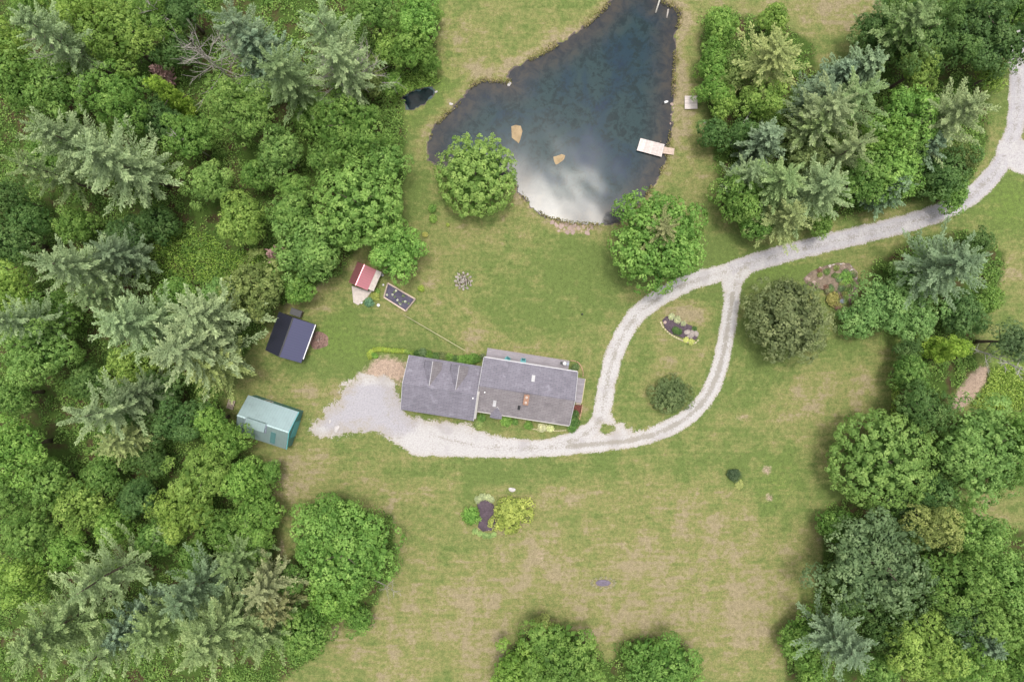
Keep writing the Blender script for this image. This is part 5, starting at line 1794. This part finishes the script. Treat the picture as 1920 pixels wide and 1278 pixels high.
shrub(1585, 520, 14, (.10, .22, .04), .9, 'green bush in the middle of the rock garden')
x, y = W(1578, 563, .4)
o = inst('blue_boulder', rock_mesh('boulder', M['blue'], 55, .7), None, (x, y, .05), (0, 0, .4), (.62, .95, .8))
tag(o, 'blue-grey boulder at the lower end of the rock garden', 'boulder')

# lime border hedge and shrubs along the garage's north side
lime = (.19, .27, .036)
t = empty('lime_border', (0, 0, 0), 0, 'bright lime border of low plants curving behind the garage', 'hedge')
for i, (px, py, r) in enumerate(((694, 668, 6), (693, 663, 5), (696, 659, 5.5), (701, 656, 5), (707, 655, 5), (713, 655, 5), (719, 655, 5), (725, 656, 5), (731, 656, 5), (737, 657, 5), (743, 657, 5), (749, 658, 5), (755, 658, 5), (761, 659, 5),
                                  (767, 660, 5), (773, 661, 5), (700, 665, 6), (705, 668, 5))):
    x, y = W(px, py, .4)
    c_ = lime if i < 13 else ((.15, .24, .05) if i < 16 else (.10, .22, .03))
    inst('plant', BROAD['shrub'][i % 3], t, (x, y, .25), (0, 0, i), (r * GSD, r * GSD, .42), vary(c_, .1))
names = ['leftmost', 'second', 'third', 'fourth', 'fifth', 'sixth', 'seventh', 'eighth', 'ninth', 'rightmost']
for i, (px, py, r, c_) in enumerate(((784, 664, 9, 'dk'), (793, 662, 10, 'bl'), (805, 666, 9, 'g'), (817, 669, 10, 'dk'), (829, 668, 10, 'dol'), (842, 671, 9, 'g'), (853, 674, 9, 'dk'), (866, 674, 10, 'br'), (879, 674, 11, 'br'), (890, 672, 11, 'g'))):
    shrub(px, py, r, c_, 1.3, names[i] + ' shrub in the row along the back of the garage roof', 'hedge_shrub', 'shrubs along the back of the garage')
# plants in front of the house
for i, (px, py, r, c_, h, lab) in enumerate(((903, 783, 9, 'g', .7, 'green shrub between the garage corner and the entry porch'), (950, 789, 12, 'br', 1.0, 'bright green shrub just right of the entry porch'),
                                             (966, 791, 7, 'g', .7, 'small green shrub second right of the entry porch'), (991, 797, 9, 'br', .8, 'round green shrub below the middle of the front eave'),
                                             (1017, 801, 9, (.36, .36, .22), .5, 'pale clump of plants along the front edging'), (1031, 803, 8, (.34, .35, .19), .5, 'pale clump at the right end of the front edging'),
                                             (1076, 790, 11, (.055, .13, .03), 1.1, 'dark green shrub at the lower right house corner'), (1073, 802, 9, (.07, .16, .035), .9, 'green shrub below the lower right house corner'),
                                             (1079, 776, 8, (.05, .11, .03), 1.0, 'dark shrub beside the red mulch right of the house'), (1079, 688, 8, (.085, .14, .05), .9, 'dark green shrub at the right end of the deck'),
                                             (1073, 696, 7, (.08, .13, .05), .8, 'small dark shrub between the deck and the side porch'), (906, 668, 6, (.09, .12, .06), .9, 'dark shrub at the left end of the deck'),
                                             (897, 794, 9, (.15, .20, .06), .5, 'low yellowish plants below the garage corner'))):
    shrub(px, py, r, c_, h, lab, 'garden_shrub', 'shrubs round the house')
t = empty('front_edging', (0, 0, 0), 0, 'row of pale edging stones along the front bed of the house', 'edging')
edging(t, [(996, 803), (1020, 806.5), (1045, 807), (1062, 806)], M['paleedge'], (.32, .16, .14))
t = bed('red_mulch_bed', [(1073, 758), (1091, 758), (1089, 772), (1085, 780), (1071, 778)], M['redmulch'], 'dark red mulch bed below the side porch', .07)
edging(t, [(1092, 757), (1090, 772), (1086, 786), (1083, 796)], M['brickedge'], (.28, .14, .14), 'edging_brick')
t = empty('curved_edging', (0, 0, 0), 0, 'curved brick edging round the right end of the deck', 'edging')
edging(t, [(1069, 675.5), (1076, 676), (1084, 679), (1090, 687), (1093, 697), (1093, 706)], M['brickedge'], (.26, .15, .14), 'edging_brick')

# cable from garden to the house
p, q = W(757, 590, .3), W(872, 657, 2.2)
V, F = tube([(p[0], p[1], .25), (p[0] * .5 + q[0] * .5, p[1] * .5 + q[1] * .5, 1.05), (q[0], q[1], 2.2)], [.055] * 3, 6)
tag(obj('cable', V, F, M['cable'], None, True), 'thin pale line running from the raised bed to the house', 'cable')
V, F = lathe([(.14, 0), (.16, .5), (.10, .62), (.02, .64)], 10)
x, y = W(1091, 589)
tag(obj('black_post', V, F, M['dark'], None, True, (x, y, ground_z(x, y) - .02)), 'small black post standing alone on the upper lawn', 'post')

# ------------------------------------------------------------------ labels that single out each tree of the woods
for t, look, px, py in TREES:
    best = None
    for nm, mx, my in MARKS:
        d = math.hypot(px - mx, py - my)
        rank = sum(1 for (t2, l2, ax, ay) in TREES if l2 == look and math.hypot(ax - mx, ay - my) < d)
        s = rank * 120 + d
        if best is None or s < best[0]:
            best = (s, nm, rank)
    total = sum(1 for tt in TREES if tt[1] == look)
    if total == 1:
        t['label'] = 'only %s in the woods, near %s' % (look, best[1])
    else:
        t['label'] = '%s, the %s of its kind to %s' % (look, ORD[min(best[2], 13)], best[1])
